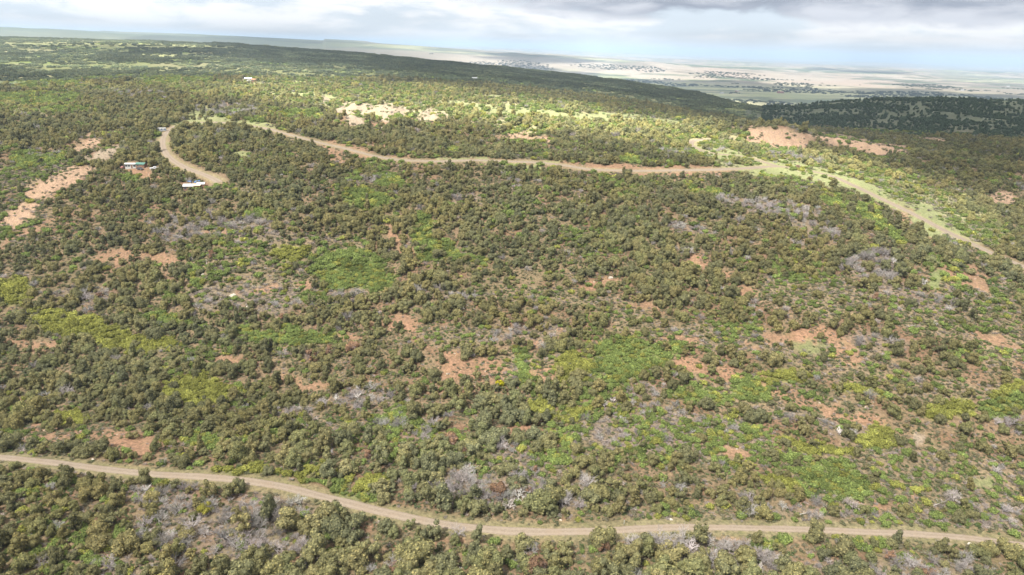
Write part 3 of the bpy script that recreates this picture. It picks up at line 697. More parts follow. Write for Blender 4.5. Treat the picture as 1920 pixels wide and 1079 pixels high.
A_ = grow_band(104, 500, 2.9, 11); B_ = grow_band(500, 1150, 4.3, 12)
T = {'green': [], 'dead': []}
for G_ in (A_, B_):
    r = G_['r']; N = G_['N']
    sz = np.where(G_['D'] < 500, 1.75, 2.3) * (.50 + .95 * r.random(N) ** 1.5) * (1 + .25 * sst(G_['stand'], .45, .65)) * (1 - .25 * G_['f']['O'])
    sz = sz * np.where((G_['D'] < 160), 1.12, 1.0)
    tint = OLIVE[r.integers(0, 6, N)] * 1.3 * (.80 + .4 * G_['stand'][:, None]) * (.85 + .3 * r.random((N, 1)))
    warm = fbm(G_['X'], G_['Y'], 40, 2, 881)[:, None]; tint = tint * (1 + (warm - .5) * np.array([.2, .08, -.12]))
    low = sst(G_['py'], 850, 960)[:, None]; 
    tint = tint * (1 + G_['lit'][:, None] * np.array([.42, .44, .34]))  # sunlight painted into the tint: lighter crowns inside the sunlit band
    for nm, m in (('green', G_['live'] & ~G_['dead']), ('dead', G_['live'] & G_['dead'])):
        T[nm].append(np.column_stack([G_['X'][m], G_['Y'][m], G_['Z'][m], sz[m] * (1.0 if nm == 'green' else .9), r.random(m.sum()) * 6.28, tint[m], G_['px'][m], G_['py'][m], G_['D'][m]]))
TG = np.vstack(T['green']); TD = np.vstack(T['dead'])
rr_ = np.random.default_rng(5)
gd = np.array([.31, .285, .27]) * (.62 + .6 * rr_.random((len(TD), 1))) * (1 + .06 * (rr_.random((len(TD), 3)) - .5)); TD[:, 5:8] = gd

SIZEW = [(1.9, 'small'), (2.4, 'medium'), (9, 'broad')]
def sizeword(s): return next(w_ for l, w_ in SIZEW if s < l)
def place(px, py):
    a = int(round(px / 19.2)); b = int(round((1079 - py) / 10.79)); return f"{max(0,min(100,a))}% across and {max(0,min(100,b))}% up the photo"
_O1 = ' first second third fourth fifth sixth seventh eighth ninth tenth eleventh twelfth thirteenth fourteenth fifteenth sixteenth seventeenth eighteenth nineteenth'.split(' ')
_O10 = ['', '', 'twenty', 'thirty', 'forty', 'fifty', 'sixty', 'seventy', 'eighty', 'ninety']
def ordinal(k):
    if k < 20: return _O1[k]
    return _O10[k // 10][:-1] + 'ieth' if k % 10 == 0 else _O10[k // 10] + '-' + _O1[k % 10]
def rowplaces(px, py, per=34):
    """'fifth from the left in the second row from the bottom' for every photo position"""
    px = np.asarray(px); order = np.argsort(-np.asarray(py)); out = [None] * len(px)
    for b in range(0, len(order), per):
        rw = order[b:b + per]; rn = b // per + 1
        for q, i_ in enumerate(rw[np.argsort(px[rw])]): out[i_] = f"{ordinal(q + 1)} from left in {'bottom row' if rn == 1 else ordinal(rn) + ' row up'}"
    return out
lower = road_xy['lower']
def side_of_road(x, y):
    i = np.argmin((lower[:, 0] - x) ** 2 + (lower[:, 1] - y) ** 2); return 'before' if math.hypot(x, y) < math.hypot(*lower[i]) else 'beyond'

def tree_object(row, k, group, where):
    x, y, z, s, rot = row[:5]; v = k % len(VAR['crown'])
    o = link('juniper_tree', None); o.location = (x, y, z); o.rotation_euler = (random.gauss(0, .08), random.gauss(0, .08), rot); o.scale = (s * random.uniform(.85, 1.15), s * random.uniform(.85, 1.15), s * random.uniform(.8, 1.25))
    g = (row[5] / row[6]); tone = 'yellowish' if row[5] > .135 else ('olive' if g > .98 else 'dark green')
    o['label'] = f"{sizeword(s)} {tone} juniper {side_of_road(x, y)} the road, {where}"; o['category'] = 'tree'; o['group'] = group
    c = link('crown', VAR['crown'][v], o); c['tint'] = [float(q) for q in row[5:8]]
    link('trunk', TRUNKS[v], o)
    return o
def inframe(A): return (A[:, 8] > -10) & (A[:, 8] < 1930) & (A[:, 9] < 1090)
def split_near(A, n_):
    order = np.argsort(np.where(inframe(A), A[:, 10] / A[:, 3], 1e9)); return A[order[:n_]], A[np.sort(order[n_:])]
near, rest = split_near(TG, 300)
wh = rowplaces(near[:, 8], near[:, 9])
for k, row in enumerate(near): tree_object(row, k, 'live junipers and pinyons near the lower dirt road', wh[k])
sc3 = np.column_stack([rest[:, 3] * (.85 + .3 * rng.random(len(rest))), rest[:, 3] * (.85 + .3 * rng.random(len(rest))), rest[:, 3] * (.8 + .45 * rng.random(len(rest)))])
scatter('juniper_woodland', 'tree_whole', rest[:, :3], sc3, rest[:, 4], rest[:, 5:8], 'olive green juniper and pinyon woodland covering the hillside and mesa', rng.normal(size=(len(rest), 2)) * .10)
near, rest = split_near(TD, 300); wh = rowplaces(near[:, 8], near[:, 9])
for k, row in enumerate(near):
    x, y, z, s, rot = row[:5]; kd = 'snag' if k % 9 == 4 else 'dead'; me = VAR[kd][k % len(VAR[kd])]
    o = link('dead_tree', me); o.location = (x, y, z); o.rotation_euler = (0, 0, rot); s *= 1.05 if kd == 'dead' else .9; o.scale = (s, s, s)
    tt = row[5:8] * (1.0 if kd == 'dead' else 1.5); o['tint'] = [float(q) for q in tt]
    tone = 'bleached grey' if tt[0] > .27 else ('grey' if tt[0] > .2 else 'dark grey')
    o['label'] = f"{tone} leafless tree {side_of_road(x, y)} the road, {wh[k]}"; o['category'] = 'dead tree'; o['group'] = 'bare grey dead trees'
scatter('dead_woodland', 'dead', rest[:, :3], np.repeat(rest[:, 3:4] * 1.05, 3, 1), rest[:, 4], rest[:, 5:8], 'bare grey dead trees scattered through the woodland')

# low growth
for d0, d1, sp, seed, rs in ((104, 300, 1.2, 21, 1.0), (300, 560, 1.9, 22, 1.5), (560, 1200, 3.8, 23, 2.6)):
    X, Y, Z, px, py, r = grid(d0, d1, sp, seed); f = fields(px, py, X, Y); rd_ = road_dist(X, Y); N = len(X)
    bare = np.clip(f['B'] + f['P'] * 1.3 + f['R'] * 1.1, 0, 1); go = np.maximum(f['G'], f['Y'])
    den = fbm(X, Y, 9, 3, 841); ok = (r.random(N) < (.55 + .45 * sst(den, .36, .54) + .35 * f['O']) * (1 - (.90 - .45 * (fbm(X, Y, 5, 2, 843) > .5)) * bare) * (1 - .85 * f['M'])) & (rd_ > np.where(np.hypot(X, Y) < 235, 2.2, 4.2) * (1 + .85 * r.random(N))) & ~clear(px, py)
    go = np.maximum(go, .55 * sst(fbm(X, Y, 30, 3, 871), .60, .70)); go = np.maximum(go, .22 * fields(px, py, X, Y, 'L')['L']); go = np.maximum(go, .04 + .13 * f['O'])
    isoak = (r.random(N) < go * .96 * (r.random(N) < 1.0)); ok = ok | (isoak & (rd_ > np.where(np.hypot(X, Y) < 235, 2.8, 5.5)) & (bare < .5) & (f['M'] < .35) & (r.random(N) < .92))
    isdead = ~isoak & (r.random(N) < .10 + .45 * f['D'] + .16 * f['O'])
    y_ = (f['Y'] > f['G'])[:, None] | (r.random((N, 1)) < .2)
    mo = ok & isoak
    patch = fbm(X, Y, 4.5, 2, 891)[:, None]
    ot = np.where(y_, (.255, .265, .075), (.180, .228, .075)) * (.62 + .75 * patch) * (.8 + .4 * r.random((N, 1)))
    so = rs * (.55 + 1.1 * r.random(N) ** 1.4)
    def rows(m): return np.column_stack([X[m], Y[m], Z[m] - .03]), None
    nm = {21: '', 22: '', 23: ''}[seed]
    if seed == 21:   # the nearest bright bushes as plants of their own
        idx = np.where(mo & (px > 0) & (px < 1920) & (py < 1075))[0]; idx = idx[np.argsort(np.hypot(X[idx], Y[idx]) / so[idx])]
        one = idx[::2][:220]; m1 = np.zeros(N, bool); m1[one] = True
        wh = dict(zip(one, rowplaces(px[one], py[one], 28)))
        for q in one:
            o = link('oak_bush', VAR['oak'][q % 5]); o.location = (X[q], Y[q], Z[q] - .03); o.rotation_euler = (0, 0, r.random() * 6.28); s = so[q]; o.scale = (s, s, s)
            o['tint'] = [float(v) for v in ot[q]]; o['label'] = f"{'yellow-green' if y_[q, 0] else 'bright green'} leafy bush {side_of_road(X[q], Y[q])} the road, {wh[q]}"
            o['category'] = 'bush'; o['group'] = 'bright green oak bushes'
        mo = mo & ~m1
    s3 = np.repeat(so[:, None], 3, 1)
    scatter('oak_brush', 'oak', np.column_stack([X, Y, Z - .03])[mo], s3[mo], (r.random(N) * 6.28)[mo], ot[mo], 'bright green oak brush in patches')
    ms_ = ok & ~isoak & ~isdead
    lit = fields(px, py, X, Y, 'L')['L'][:, None]
    gt = (1 + .6 * lit) * np.where(r.random((N, 1)) < .45, (.145, .150, .085), np.where(r.random((N, 1)) < .6, (.185, .172, .115), (.095, .130, .055))) * (.75 + .5 * r.random((N, 1)))  # scrub in the sunlit band tinted lighter, sun put into the colour
    ss = rs * (.50 + .70 * r.random(N) ** 1.5) * (1 + .25 * f['O']); s3 = np.column_stack([ss, ss, ss * .85])
    scatter('sagebrush', 'sage', np.column_stack([X, Y, Z - .03])[ms_], s3[ms_], (r.random(N) * 6.28)[ms_], gt[ms_], 'low grey-green sagebrush and scrub between the trees')
    md = ok & isdead; s3 = s3 * 1.25
    dt = np.array([.25, .215, .195]) * (.6 + .7 * r.random((N, 1)))
    scatter('dead_brush', 'deadbrush', np.column_stack([X, Y, Z - .03])[md], s3[md], (r.random(N) * 6.28)[md], dt[md], 'grey dead twigs and brush between the trees')

# far woodland in stands
X, Y, Z, px, py, r = grid(1150, 4000, 10.5, 31); f = fields(px, py, X, Y); Dd = np.hypot(X, Y)
m_ = fbm(X, Y, 130, 4, 901); dense = np.clip(.92 - .55 * sst(m_, .46, .66) + .5 * sst(Dd, 1700, 2300) * (px > 450), 0.05, 1)
HR = (px > 1430) & (Dd < 2150); dense = np.where(HR, 0, dense)
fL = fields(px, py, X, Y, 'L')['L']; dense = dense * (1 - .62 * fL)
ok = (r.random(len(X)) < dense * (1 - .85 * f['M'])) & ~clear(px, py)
dim = OLIVE[r.integers(0, 6, len(X))] * 1.3 * (.6 + .6 * fbm(X, Y, 80, 2, 911)[:, None]) * np.where(sst(m_, .5, .62)[:, None] > .5, 1.35, .85) * np.array([.82, .98, 1.22]) * (1 + .5 * fL[:, None])  # bluish cast paints haze onto the ridge trees; sunlit band also tinted lighter
sc_ = .72 + .4 * r.random(len(X)); s3 = np.repeat(sc_[:, None], 3, 1); 
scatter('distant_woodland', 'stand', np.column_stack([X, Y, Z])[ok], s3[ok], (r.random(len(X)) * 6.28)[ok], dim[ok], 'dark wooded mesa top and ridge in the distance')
X, Y, Z, px, py, r = grid(1150, 2150, 6.6, 33); Dd = np.hypot(X, Y); HR = (px > 1430) & (Dd > 1150)
ok = HR & (r.random(len(X)) < .90 - .72 * sst(fbm(X, Y, 75, 3, 905) + .12 * np.exp(-((py - 215) / 16) ** 2), .50, .60))
sc_ = (2.0 + 1.4 * r.random(len(X)))[:, None] * np.array([1, 1, 1.0])
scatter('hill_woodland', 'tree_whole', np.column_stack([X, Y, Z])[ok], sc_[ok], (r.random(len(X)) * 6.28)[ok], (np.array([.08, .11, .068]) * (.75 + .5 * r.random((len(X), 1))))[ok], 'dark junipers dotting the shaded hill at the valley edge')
X, Y, Z, px, py, r = grid(4000, 8500, 46, 32); Dd = np.hypot(X, Y)
m_ = fbm(X, Y, 500, 5, 921); ok = (r.random(len(X)) < sst(m_, .53, .60) * .8)
scatter('valley_woodland', 'stand', np.column_stack([X, Y, Z])[ok], np.repeat((1.2 + 1.2 * r.random(ok.sum()))[:, None], 3, 1), r.random(ok.sum()) * 6.28,
        np.tile((.06, .07, .035), (ok.sum(), 1)), 'dark dots of woodland on the valley floor')

# reddish dying junipers standing out one by one
RUST = [(842,826,2.6,'large'),(548,848,0,''),(935,918,2.2,''),(970,915,1.5,''),(990,913,1.2,''),(1005,1068,2.6,''),(960,885,1.6,''),(1003,880,1.3,''),(585,668,2.8,''),(622,655,2.2,''),(660,650,2.4,''),
        (397,474,1.7,''),(186,548,1.5,''),(530,590,1.5,''),(1625,500,1.2,''),(1640,556,1.6,''),(1612,525,1.3,''),(510,724,1.2,''),(808,722,1.0,''),(870,738,1.4,''),(872,838,1.4,''),(555,1062,2.2,''),(1668,1040,1.6,''),(183,985,1.5,''),
        (742,1070,2.2,''),(1130,1020,1.8,''),(655,1048,1.5,''),(690,850,1.4,''),(1740,1075,1.8,''),(770,775,1.6,''),(1495,308,1.6,'')]
RUST = [q for q in RUST if q[2]]; wh = rowplaces([q[0] for q in RUST], [q[1] for q in RUST], 8)
for k, (px, py, s, _) in enumerate(RUST):
    p = at(px, py + 8)[0]; o = link('dying_juniper', None); o.location = tuple(p); o.rotation_euler = (0, 0, k * 1.7); o.scale = (s, s, s)
    o['label'] = f"{'large' if s > 2.1 else 'small'} rust-brown dying juniper, {wh[k]}"; o['category'] = 'tree'; o['group'] = 'rust-brown dying junipers'
    c = link('crown', VAR['crown'][k % 8], o); c['tint'] = [float(q) for q in np.array([.27, .175, .115]) * (.7 + .4 * random.random())]
    b = link('branch_mass', VAR['dead'][k % 6], o); b['tint'] = [.27, .21, .19]; b['label'] = 'bare grey twigs'; b.scale = (1.08, 1.08, 1.12)
    link('trunk', TRUNKS[k % 8], o)
# standout yellow bush, bleached snags, lone trees by the road
for px, py, s, tn, lb in [(937,722,1.7,(.36,.34,.02),'vivid yellow-green bush at the foot of the red bank'),(385,960,2.0,(.24,.23,.05),'yellow-green juniper rising among grey dead trees, lower left')]:
    p = at(px, py)[0]; o = link('bush' if 'bush' in lb else 'juniper_tree', VAR['oak'][1] if 'bush' in lb else VAR['tree_whole'][3]); o.location = tuple(p); o.scale = (s, s, s); o['tint'] = list(tn); o['label'] = lb; o['category'] = 'bush' if 'bush' in lb else 'tree'
for k, (px, py, s, sb, tn, lb) in enumerate([(1350,545,2.2,'snag',(.46,.43,.40),'bleached white snag on the right-hand slope'),(1732,535,2.2,'snag',(.44,.42,.40),'whitest leafless tree below the upper road at right'),
        (1750,612,1.6,'snag',(.5,.47,.45),'small bleached snag on the right slope'),(1596,955,2.6,'dead',(.36,.31,.29),'round grey dead tree just above the lower road'),(1892,800,3.0,'dead',(.28,.25,.25),'large rounded grey dead tree at the right edge'),
        (1786,938,2.4,'dead',(.36,.32,.30),'pale dead tree right of the leafy oak patch'),(955,955,2.2,'snag',(.40,.36,.33),'forked dead tree behind the lower road at centre'),(1052,945,2.6,'snag',(.38,.34,.31),'upright forked snag beyond the road at centre')]):
    p = at(px, py)[0]; o = link('dead_tree', VAR[sb][k % 4]); o.location = tuple(p); o.scale = (s, s, s); o['tint'] = list(tn); o['label'] = lb; o['category'] = 'dead tree'

# ------------------------------------------------------------------ built things
M_white = mat('white_siding', (.42, .42, .40), .6, .08); M_roofw = mat('white_metal_roof', (.44, .44, .44), .5, .06, 2); M_green = mat('green_metal_roof', (.05, .14, .11), .45, .15)
M_brown = mat('stained_boards', (.20, .115, .075), .8, .25, 3); M_orange = mat('orange_boards', (.33, .17, .09), .8, .2); M_glass = mat('window_glass', (.03, .04, .05), .1, .1)
M_red = mat('red_paint', (.22, .09, .07), .5, .1); M_blue = mat('blue_tarp', (.05, .13, .30), .5, .15); M_tan = mat('tan_siding', (.52, .40, .28), .8, .12)
M_dark = mat('dark_trim', (.04, .04, .045), .6, .2); M_rock = mat('pale_rock', (.40, .35, .29), .95, .2, 1.2); M_wood = mat('weathered_pole', (.30, .20, .13), .9, .2)
M_teal = mat('pale_teal_plastic', (.22, .33, .32), .5, .06); M_log = mat('bleached_log', (.34, .305, .27), .95, .25, 3); M_tyre = mat('tyre_rubber', (.02, .02, .02), .9, .1); M_silver = mat('silver_paint', (.55, .56, .58), .35, .05)
M_lamp = mat('lamp_lens', (.7, .66, .55), .2, .05)

def box(name, parent, c, d, m, rot=0.0, taper=1.0, **kw):
    x, y, z = [v / 2 for v in d]
    V = [(-x, -y, -z), (x, -y, -z), (x, y, -z), (-x, y, -z), (-x * taper, -y * taper, z), (x * taper, -y * taper, z), (x * taper, y * taper, z), (-x * taper, y * taper, z)]
    me = mesh(name, V, [(3, 2, 1, 0), (4, 5, 6, 7), (0, 1, 5, 4), (1, 2, 6, 5), (2, 3, 7, 6), (3, 0, 4, 7)], [m])
    o = link(name, me, parent); o.location = c; o.rotation_euler = (0, 0, rot)
    bv = o.modifiers.new('soft_edges', 'BEVEL'); bv.width = min(d) * .06; bv.segments = 1
    return o
def gable(name, parent, w_, l_, z, rise, m, over=.35, th=.12):
    hw, hl = w_ / 2 + over, l_ / 2 + over; zb = z - over * rise / (w_ / 2) * .6
    V = []
    for s in (0, th):
        V += [(-hl, -hw, zb + s), (hl, -hw, zb + s), (hl, 0, z + rise + s), (-hl, 0, z + rise + s), (hl, hw, zb + s), (-hl, hw, zb + s)]
    Fc = [(3, 2, 1, 0), (5, 4, 2, 3), (6, 7, 8, 9), (9, 8, 10, 11), (0, 1, 7, 6), (4, 5, 11, 10), (0, 6, 9, 3), (3, 9, 11, 5), (1, 2, 8, 7), (2, 4, 10, 8)]
    return link(name, mesh(name, V, Fc, [m]), parent)
def gable_walls(name, parent, w_, l_, h, rise, m):
    x, y = l_ / 2, w_ / 2
    V = [(-x, -y, -.6), (x, -y, -.6), (x, y, -.6), (-x, y, -.6), (-x, -y, h), (x, -y, h), (x, y, h), (-x, y, h), (-x, 0, h + rise), (x, 0, h + rise)]
    me = bpy.data.meshes.new(name); me.from_pydata(V, [], [(3, 2, 1, 0), (0, 1, 5, 4), (2, 3, 7, 6), (1, 2, 6, 9, 5), (3, 0, 4, 8, 7)]); me.materials.append(m)
    return link(name, me, parent)
def house(px, py, w_, l_, h, rise, wall, roof, label, rot=0.0, wins=3, cat='house', name='house', face=-1, chimney=False):
    p = at(px, py)[0]; o = link(name, None); o.location = tuple(p); o.rotation_euler = (0, 0, rot); o['label'] = label; o['category'] = cat
    gable_walls('wall', o, w_, l_, h, rise, wall); rf = gable('roof', o, w_, l_, h, rise, roof)
    for s in (-1, 1):
        for k in range(wins):
            x = (k + .5) / wins * l_ - l_ / 2
            if k == wins // 2 and s == face:
                d = box('door', o, (x, s * (w_ / 2 + .02), 1.0), (.95, .08, 2.0), M_brown); box('handle', d, (.35, s * .07, 0), (.08, .06, .08), M_dark); continue
            fr = box('window', o, (x, s * (w_ / 2 + .02), h * .58), (1.15, .08, .95), M_white if wall is not M_white else M_dark); box('pane', fr, (0, s * .05, 0), (.98, .03, .78), M_glass)
    if chimney: box('chimney', rf, (l_ * .2, w_ * .15, h + rise + .2), (.5, .5, 1.4), M_dark)
    return o

def wheel(parent, x, y, r=.36):
    th = np.arange(14) / 14 * 2 * math.pi; V = [(x + math.cos(a) * r, y + s, r + math.sin(a) * r) for s in (-.12, .12) for a in th]; me = bpy.data.meshes.new('wheel')
    me.from_pydata(V, [], [tuple(range(14))[::-1], tuple(range(14, 28))] + [(k, (k + 1) % 14, 14 + (k + 1) % 14, 14 + k) for k in range(14)]); me.materials.append(M_tyre)
    wo = link('wheel', me, parent)
    V = [(x + math.cos(a) * r * .55, y + s, r + math.sin(a) * r * .55) for s in (-.135, .135) for a in th]; me = bpy.data.meshes.new('rim')
    me.from_pydata(V, [], [tuple(range(14))[::-1], tuple(range(14, 28))] + [(k, (k + 1) % 14, 14 + (k + 1) % 14, 14 + k) for k in range(14)]); me.materials.append(M_silver); link('rim', me, wo)
def vehicle(px, py, rot, paint, label, pickup=False, name='parked_car'):
    p = at(px, py)[0]; o = link(name, None); o.location = tuple(p); o.rotation_euler = (0, 0, rot); o['label'] = label; o['category'] = 'pickup truck' if pickup else 'car'
    L = 5.2 if pickup else 4.5; prof = ([(-L/2, .45), (L/2, .45), (L/2, .95), (L*.28, 1.08), (L*.16, 1.72), (-L*.10, 1.76), (-L*.14, 1.12), (-L/2, 1.08)] if pickup else
                                      [(-L/2, .4), (L/2, .4), (L/2, .82), (L*.24, .95), (L*.08, 1.42), (-L*.26, 1.46), (-L*.42, .98), (-L/2, .92)])
    n_ = len(prof); V = [(a, s * (.92 if b < 1.2 else .74), b) for s in (-1, 1) for a, b in prof]; me = bpy.data.meshes.new('body')
    me.from_pydata(V, [], [tuple(range(n_)), tuple(range(2 * n_ - 1, n_ - 1, -1))] + [(k, n_ + k, n_ + (k + 1) % n_, (k + 1) % n_) for k in range(n_)]); me.materials.append(paint)
    b = link('body', me, o); bv = b.modifiers.new('soft_edges', 'BEVEL'); bv.width = .06; bv.segments = 2
    for s in (-1, 1): box('side_window', o, (L * .02 if pickup else -L * .08, s * .80, 1.32 if not pickup else 1.46), (1.1 if pickup else 1.9, .12, .34), M_glass)
    for s in (-1, 1): box('headlight', o, (L / 2, s * .65, .72), (.06, .32, .18), M_lamp)
    for x in (-L * .31, L * .31):
        for s in (-1, 1): wheel(o, x, s * .86)
    return o

house(247, 315, 3.2, 6.2, 2.5, .45, M_white, M_roofw, 'white mobile home with pale metal roof beside the green-roofed shed', .1, 4, 'mobile home', 'mobile_home')
house(266, 314, 3.4, 5.2, 2.1, .8, M_brown, M_green, 'small shed with a green metal roof right of the white mobile home', -.1, 2, 'shed', 'shed')
house(356, 356, 4.6, 5.4, 2.3, .9, M_brown, M_roofw, 'brown cabin with a whitish metal roof at the end of the drive', .22, 3, 'cabin', 'cabin', chimney=True)
house(371, 355, 4.0, 3.2, 2.3, .7, M_orange, M_tan, 'orange-walled shed with a tan roof joined between the two pale roofs', .22, 1, 'shed', 'shed')
house(378, 352, 3.4, 3.6, 2.2, .7, M_orange, M_roofw, 'small orange cabin with a white roof, rightmost of the row', .22, 2, 'cabin', 'cabin')
house(466, 152, 7, 10, 3.0, 1.5, M_white, M_roofw, 'white house standing alone in the sunlit clearing on the mesa', .15, 4, 'house', 'house', chimney=True)
house(477, 153, 5, 7, 2.6, 1.0, M_red, M_orange, 'low red and orange shed beside the white house on the mesa', .15, 2, 'shed', 'shed')
house(890, 150, 5, 9, 3.2, 1.2, M_white, M_roofw, 'small white building standing out against the dark wooded ridge', 0, 3, 'building', 'cabin')
house(1471, 196, 6, 10, 3, 1.2, M_white, M_roofw, 'tiny white house at the wooded foot of the right-hand hill', .2, 3)
house(1191, 197, 5, 7, 3, 1.1, M_white, M_roofw, 'tiny white house amid dark trees right of centre', .1, 3)
house(1463, 175, 22, 46, 7, 5, M_red, M_red, 'dull red barn alone on the valley floor', .1, 6, 'barn', 'barn')
for px, py, c, t_ in [(1353,176,M_white,'white farmhouse on the green valley floor, left of the red barn'),(1382,172,M_red,'reddish farm building on the valley edge left of the barn'),(1890,163,M_roofw,'bright farm building far out in the valley at right'),(1804,170,M_roofw,'pale farm building on the valley floor right of the wooded hill')]:
    house(px, py, 14, 26, 5, 3, c, M_roofw, t_, .1, 4, 'farm building', 'farm_building')

# travel trailer by the upper road
p = at(304, 247)[0]; o = link('travel_trailer', None); o.location = tuple(p); o.rotation_euler = (0, 0, .35); o['label'] = 'long white travel trailer with a blue stripe beside the upper dirt road'; o['category'] = 'trailer'
box('body', o, (0, 0, 1.65), (6.0, 2.4, 2.2), M_white, 0, .96); box('stripe', o, (0, 0, 1.3), (5.95, 2.43, .3), M_blue)
for x in (-2.2, 0, 2.2): fr = box('window', o, (x, -1.2, 1.95), (.9, .06, .6), M_dark); box('pane', fr, (0, -.04, 0), (.8, .03, .5), M_glass)
for s in (-1, 1): wheel(o, -.5, s * 1.05); wheel(o, .4, s * 1.05)
box('tow_bar', o, (3.7, 0, .55), (1.5, .12, .12), M_dark); box('jack', o, (4.2, 0, .2), (.12, .12, .75), M_dark)

vehicle(290, 318, .5, M_silver, 'silver pickup truck parked on the dirt yard', True, 'pickup_truck'); vehicle(263, 319, -.4, M_dark, 'dark car parked below the green-roofed shed')
vehicle(233, 316, 1.2, M_red, 'red car beside the left end of the white mobile home')
# blue tarpaulins draped over stacked goods
for px, py, s, lb in [(371,342,1.0,'blue tarpaulin on a pile behind the cabins, rightmost'),(356,341,.7,'blue tarpaulin on a pile behind the cabins, leftmost')]:
    p = at(px, py)[0]; gxx = np.linspace(-1, 1, 9); GX_, GY_ = np.meshgrid(gxx, gxx); Z_ = 1.2 * (1 - np.maximum(abs(GX_), abs(GY_)) ** 3) + .12 * np.sin(GX_ * 7) * np.cos(GY_ * 5)
    a = np.arange(8)[:, None] * 9 + np.arange(8)[None]; me = mesh('tarpaulin', np.stack([GX_ * 1.8 * s, GY_ * 1.4 * s, Z_ * s], -1).reshape(-1, 3), np.stack([a, a + 1, a + 10, a + 9], -1).reshape(-1, 4), [M_blue], True)
    o = link('tarpaulin', me); o.location = tuple(p); o['label'] = lb; o['category'] = 'tarpaulin'

def pole(px, py, h, label, arm=True):
    p = at(px, py)[0]; o = link('utility_pole', None); o.location = tuple(p); o['label'] = label; o['category'] = 'pole'
    V, Fc = tubes([((0, 0, -.5), (0, 0, h), .17, .11)], 8); link('pole', mesh('pole', V, Fc, [M_wood], True), o)
    if arm:
        box('crossarm', o, (0, 0, h - .6), (2.2, .12, .14), M_wood)
        for x in (-.95, 0, .95): V, Fc = tubes([((x, 0, h - .53), (x, 0, h - .3), .06, .04)], 6); link('insulator', mesh('insulator', V, Fc, [M_silver], True), o)
pole(455, 152, 9, 'brown utility pole just left of the white house on the mesa'); pole(520, 156, 9, 'utility pole standing right of the white house in the clearing'); pole(548, 170, 8, 'utility pole in the sunlit grass, furthest right')

# marker posts and pedestal by the lower road
p = at(1170, 983)[0]; o = link('marker_post', None); o.location = tuple(p); o['label'] = 'white marker post with a red cap beside the lower dirt road'; o['category'] = 'post'
V, Fc = tubes([((0, 0, -.2), (0, 0, 1.5), .06, .05)], 8); link('post', mesh('post', V, Fc, [M_white], True), o); box('cap', o, (0, 0, 1.62), (.34, .1, .34), M_red)
p = at(1836, 1026)[0]; o = link('utility_pedestal', None); o.location = tuple(p); o['label'] = 'pale teal utility pedestal on the near verge of the road at right'; o['category'] = 'pedestal'
box('cabinet', o, (0, 0, .35), (.5, .4, .75), M_teal, .4, .92); box('lid', o, (0, 0, .76), (.55, .45, .08), M_teal, .4); box('base', o, (0, 0, -.02), (.65, .55, .12), M_rock, .4)

# rocks, one by one
def rock_mesh(seed, sq=.6):
    r = np.random.default_rng(seed); v, f = ICO1; v = v * (1 + .45 * (r.random(len(v))[:, None] - .5)); return mesh('boulder', v * (1, .8, sq), f, [M_rock])
RK = [rock_mesh(k) for k in range(5)]
for k, (px, py, s, lb) in enumerate([(437,556,1.5,'flat pale boulder among grey dead brush, left of centre'),(430,560,.7,'small pale rock touching the flat pale boulder'),(466,577,1.1,'tan boulder on the red slope below the flat pale one'),
        (273,515,1.1,'pale boulder on the brushy slope at left'),(226,508,.7,'small pale rock on the left slope by fallen limbs'),(265,504,.6,'smaller pale rock above the boulder at left'),(1145,522,1.0,'white rock on the red slope right of centre'),
        (1520,968,.5,'pale rock on the far verge of the lower road'),(1258,975,.5,'long pale rock by the road right of the marker post'),(1818,1021,.6,'pale rock on the near verge left of the pedestal'),(1824,1024,.35,'smallest pale rock beside the pedestal'),
        (174,862,.4,'pale rock on the far verge of the road at left'),(380,516,.8,'tan rock under dead limbs on the left slope'),(104,735,.9,'pale rocks on the slope at far left'),(1456,806,.5,'small tan rock on the scrubby slope at right')]):
    p = at(px, py)[0]; o = link('boulder', RK[k % 5]); o.location = (p[0], p[1], p[2] + s * .15); o.scale = (s, s, s); o.rotation_euler = (0, 0, k * 1.1); o['label'] = lb; o['category'] = 'rock'; o['group'] = 'pale rocks on the slopes'
X, Y, Z, px, py, r = grid(120, 480, 2.6, 41); f = fields(px, py, X, Y); rd_ = road_dist(X, Y)
ok = (r.random(len(X)) < .03 + .30 * f['B'] + .15 * f['O']*.4 + .18 * (rd_ < 7)) & (rd_ > 3.2)
M2 = wood_mat('stone_chips'); ck = bpy.data.collections.new('shapes_stone')
VAR['stone'] = []
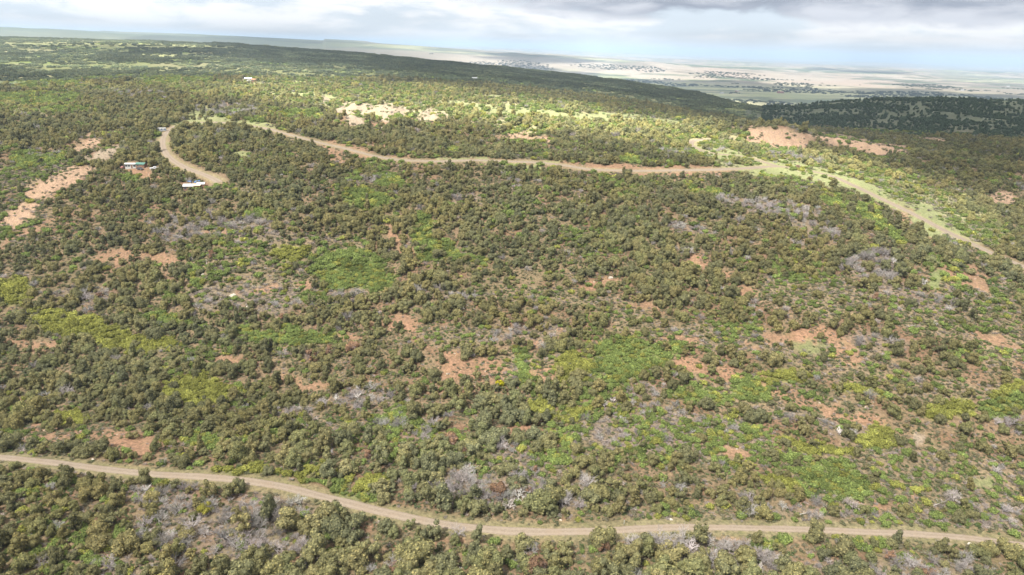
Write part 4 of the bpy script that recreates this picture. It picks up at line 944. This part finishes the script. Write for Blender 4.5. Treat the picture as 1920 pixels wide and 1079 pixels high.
for k in range(4):
    rk = rock_mesh(50 + k); rk.materials.clear(); rk.materials.append(M2); oo = bpy.data.objects.new(f'stone_shape_{k}', rk); ck.objects.link(oo); VAR['stone'].append(rk)
PROTO['stone'] = ck
m_ = ok.sum(); ss = .10 + .35 * r.random(m_) ** 3
scatter('loose_stones', 'stone', np.column_stack([X, Y, Z])[ok], np.repeat(ss[:, None], 3, 1), r.random(m_) * 6.28, np.where(r.random((m_, 1)) < .5, (.38, .33, .26), (.30, .19, .13)) * np.ones((m_, 3)), 'loose stones on bare soil')

# fallen bleached logs
for k, (px, py, L, an, lb) in enumerate([(432,505,5,.6,'long fallen bleached log on the left slope'),(445,512,4,.9,'fallen log crossing the long bleached one'),(320,502,3.5,2.4,'pale forked fallen limb on the left slope'),(388,498,3.5,2.0,'bleached fallen limb beside green scrub'),
        (1435,962,4,2.2,'bleached fallen tree with forked limbs beyond the road'),(1490,968,4,.2,'pale fallen branch just beyond the lower road'),(1395,960,3,0,'short white fallen log beyond the road'),(1750,950,4,.4,'whitish fallen limb under the pale dead tree at right'),
        (1148,958,4,1.1,'forked grey fallen limb beyond the road at centre'),(1620,925,3.5,.2,'thin fallen branch below the oak patch'),(1350,940,3.5,1.9,'bleached broken snag lying on the scrub')]):
    r = np.random.default_rng(700 + k); p = at(px, py)[0]; e = np.array([math.cos(an) * L, math.sin(an) * L, 0]); e[2] = height(p[0] + e[0], p[1] + e[1]) - p[2] + .35
    seg = [((0, 0, .3), e, .17, .07)]
    for q in range(6):
        t_ = .3 + .65 * r.random(); s_ = np.array([0, 0, .25]) * (1 - t_) + e * t_; d_ = e / L * .6 + r.normal(size=3) * .5; d_[2] = abs(d_[2]) + .1; seg.append((s_, s_ + d_ * (.8 + r.random()), .06, .02))
    V, Fc = tubes(seg, 5); o = link('fallen_log', mesh('fallen_log', V, Fc, [M_log], True)); o.location = tuple(p); o['label'] = lb; o['category'] = 'log'; o['group'] = 'bleached fallen logs'
if __name__ == "__main__":
    print("CP", DBG); print("counts", len(TG), len(TD), "tris", len(S.objects))
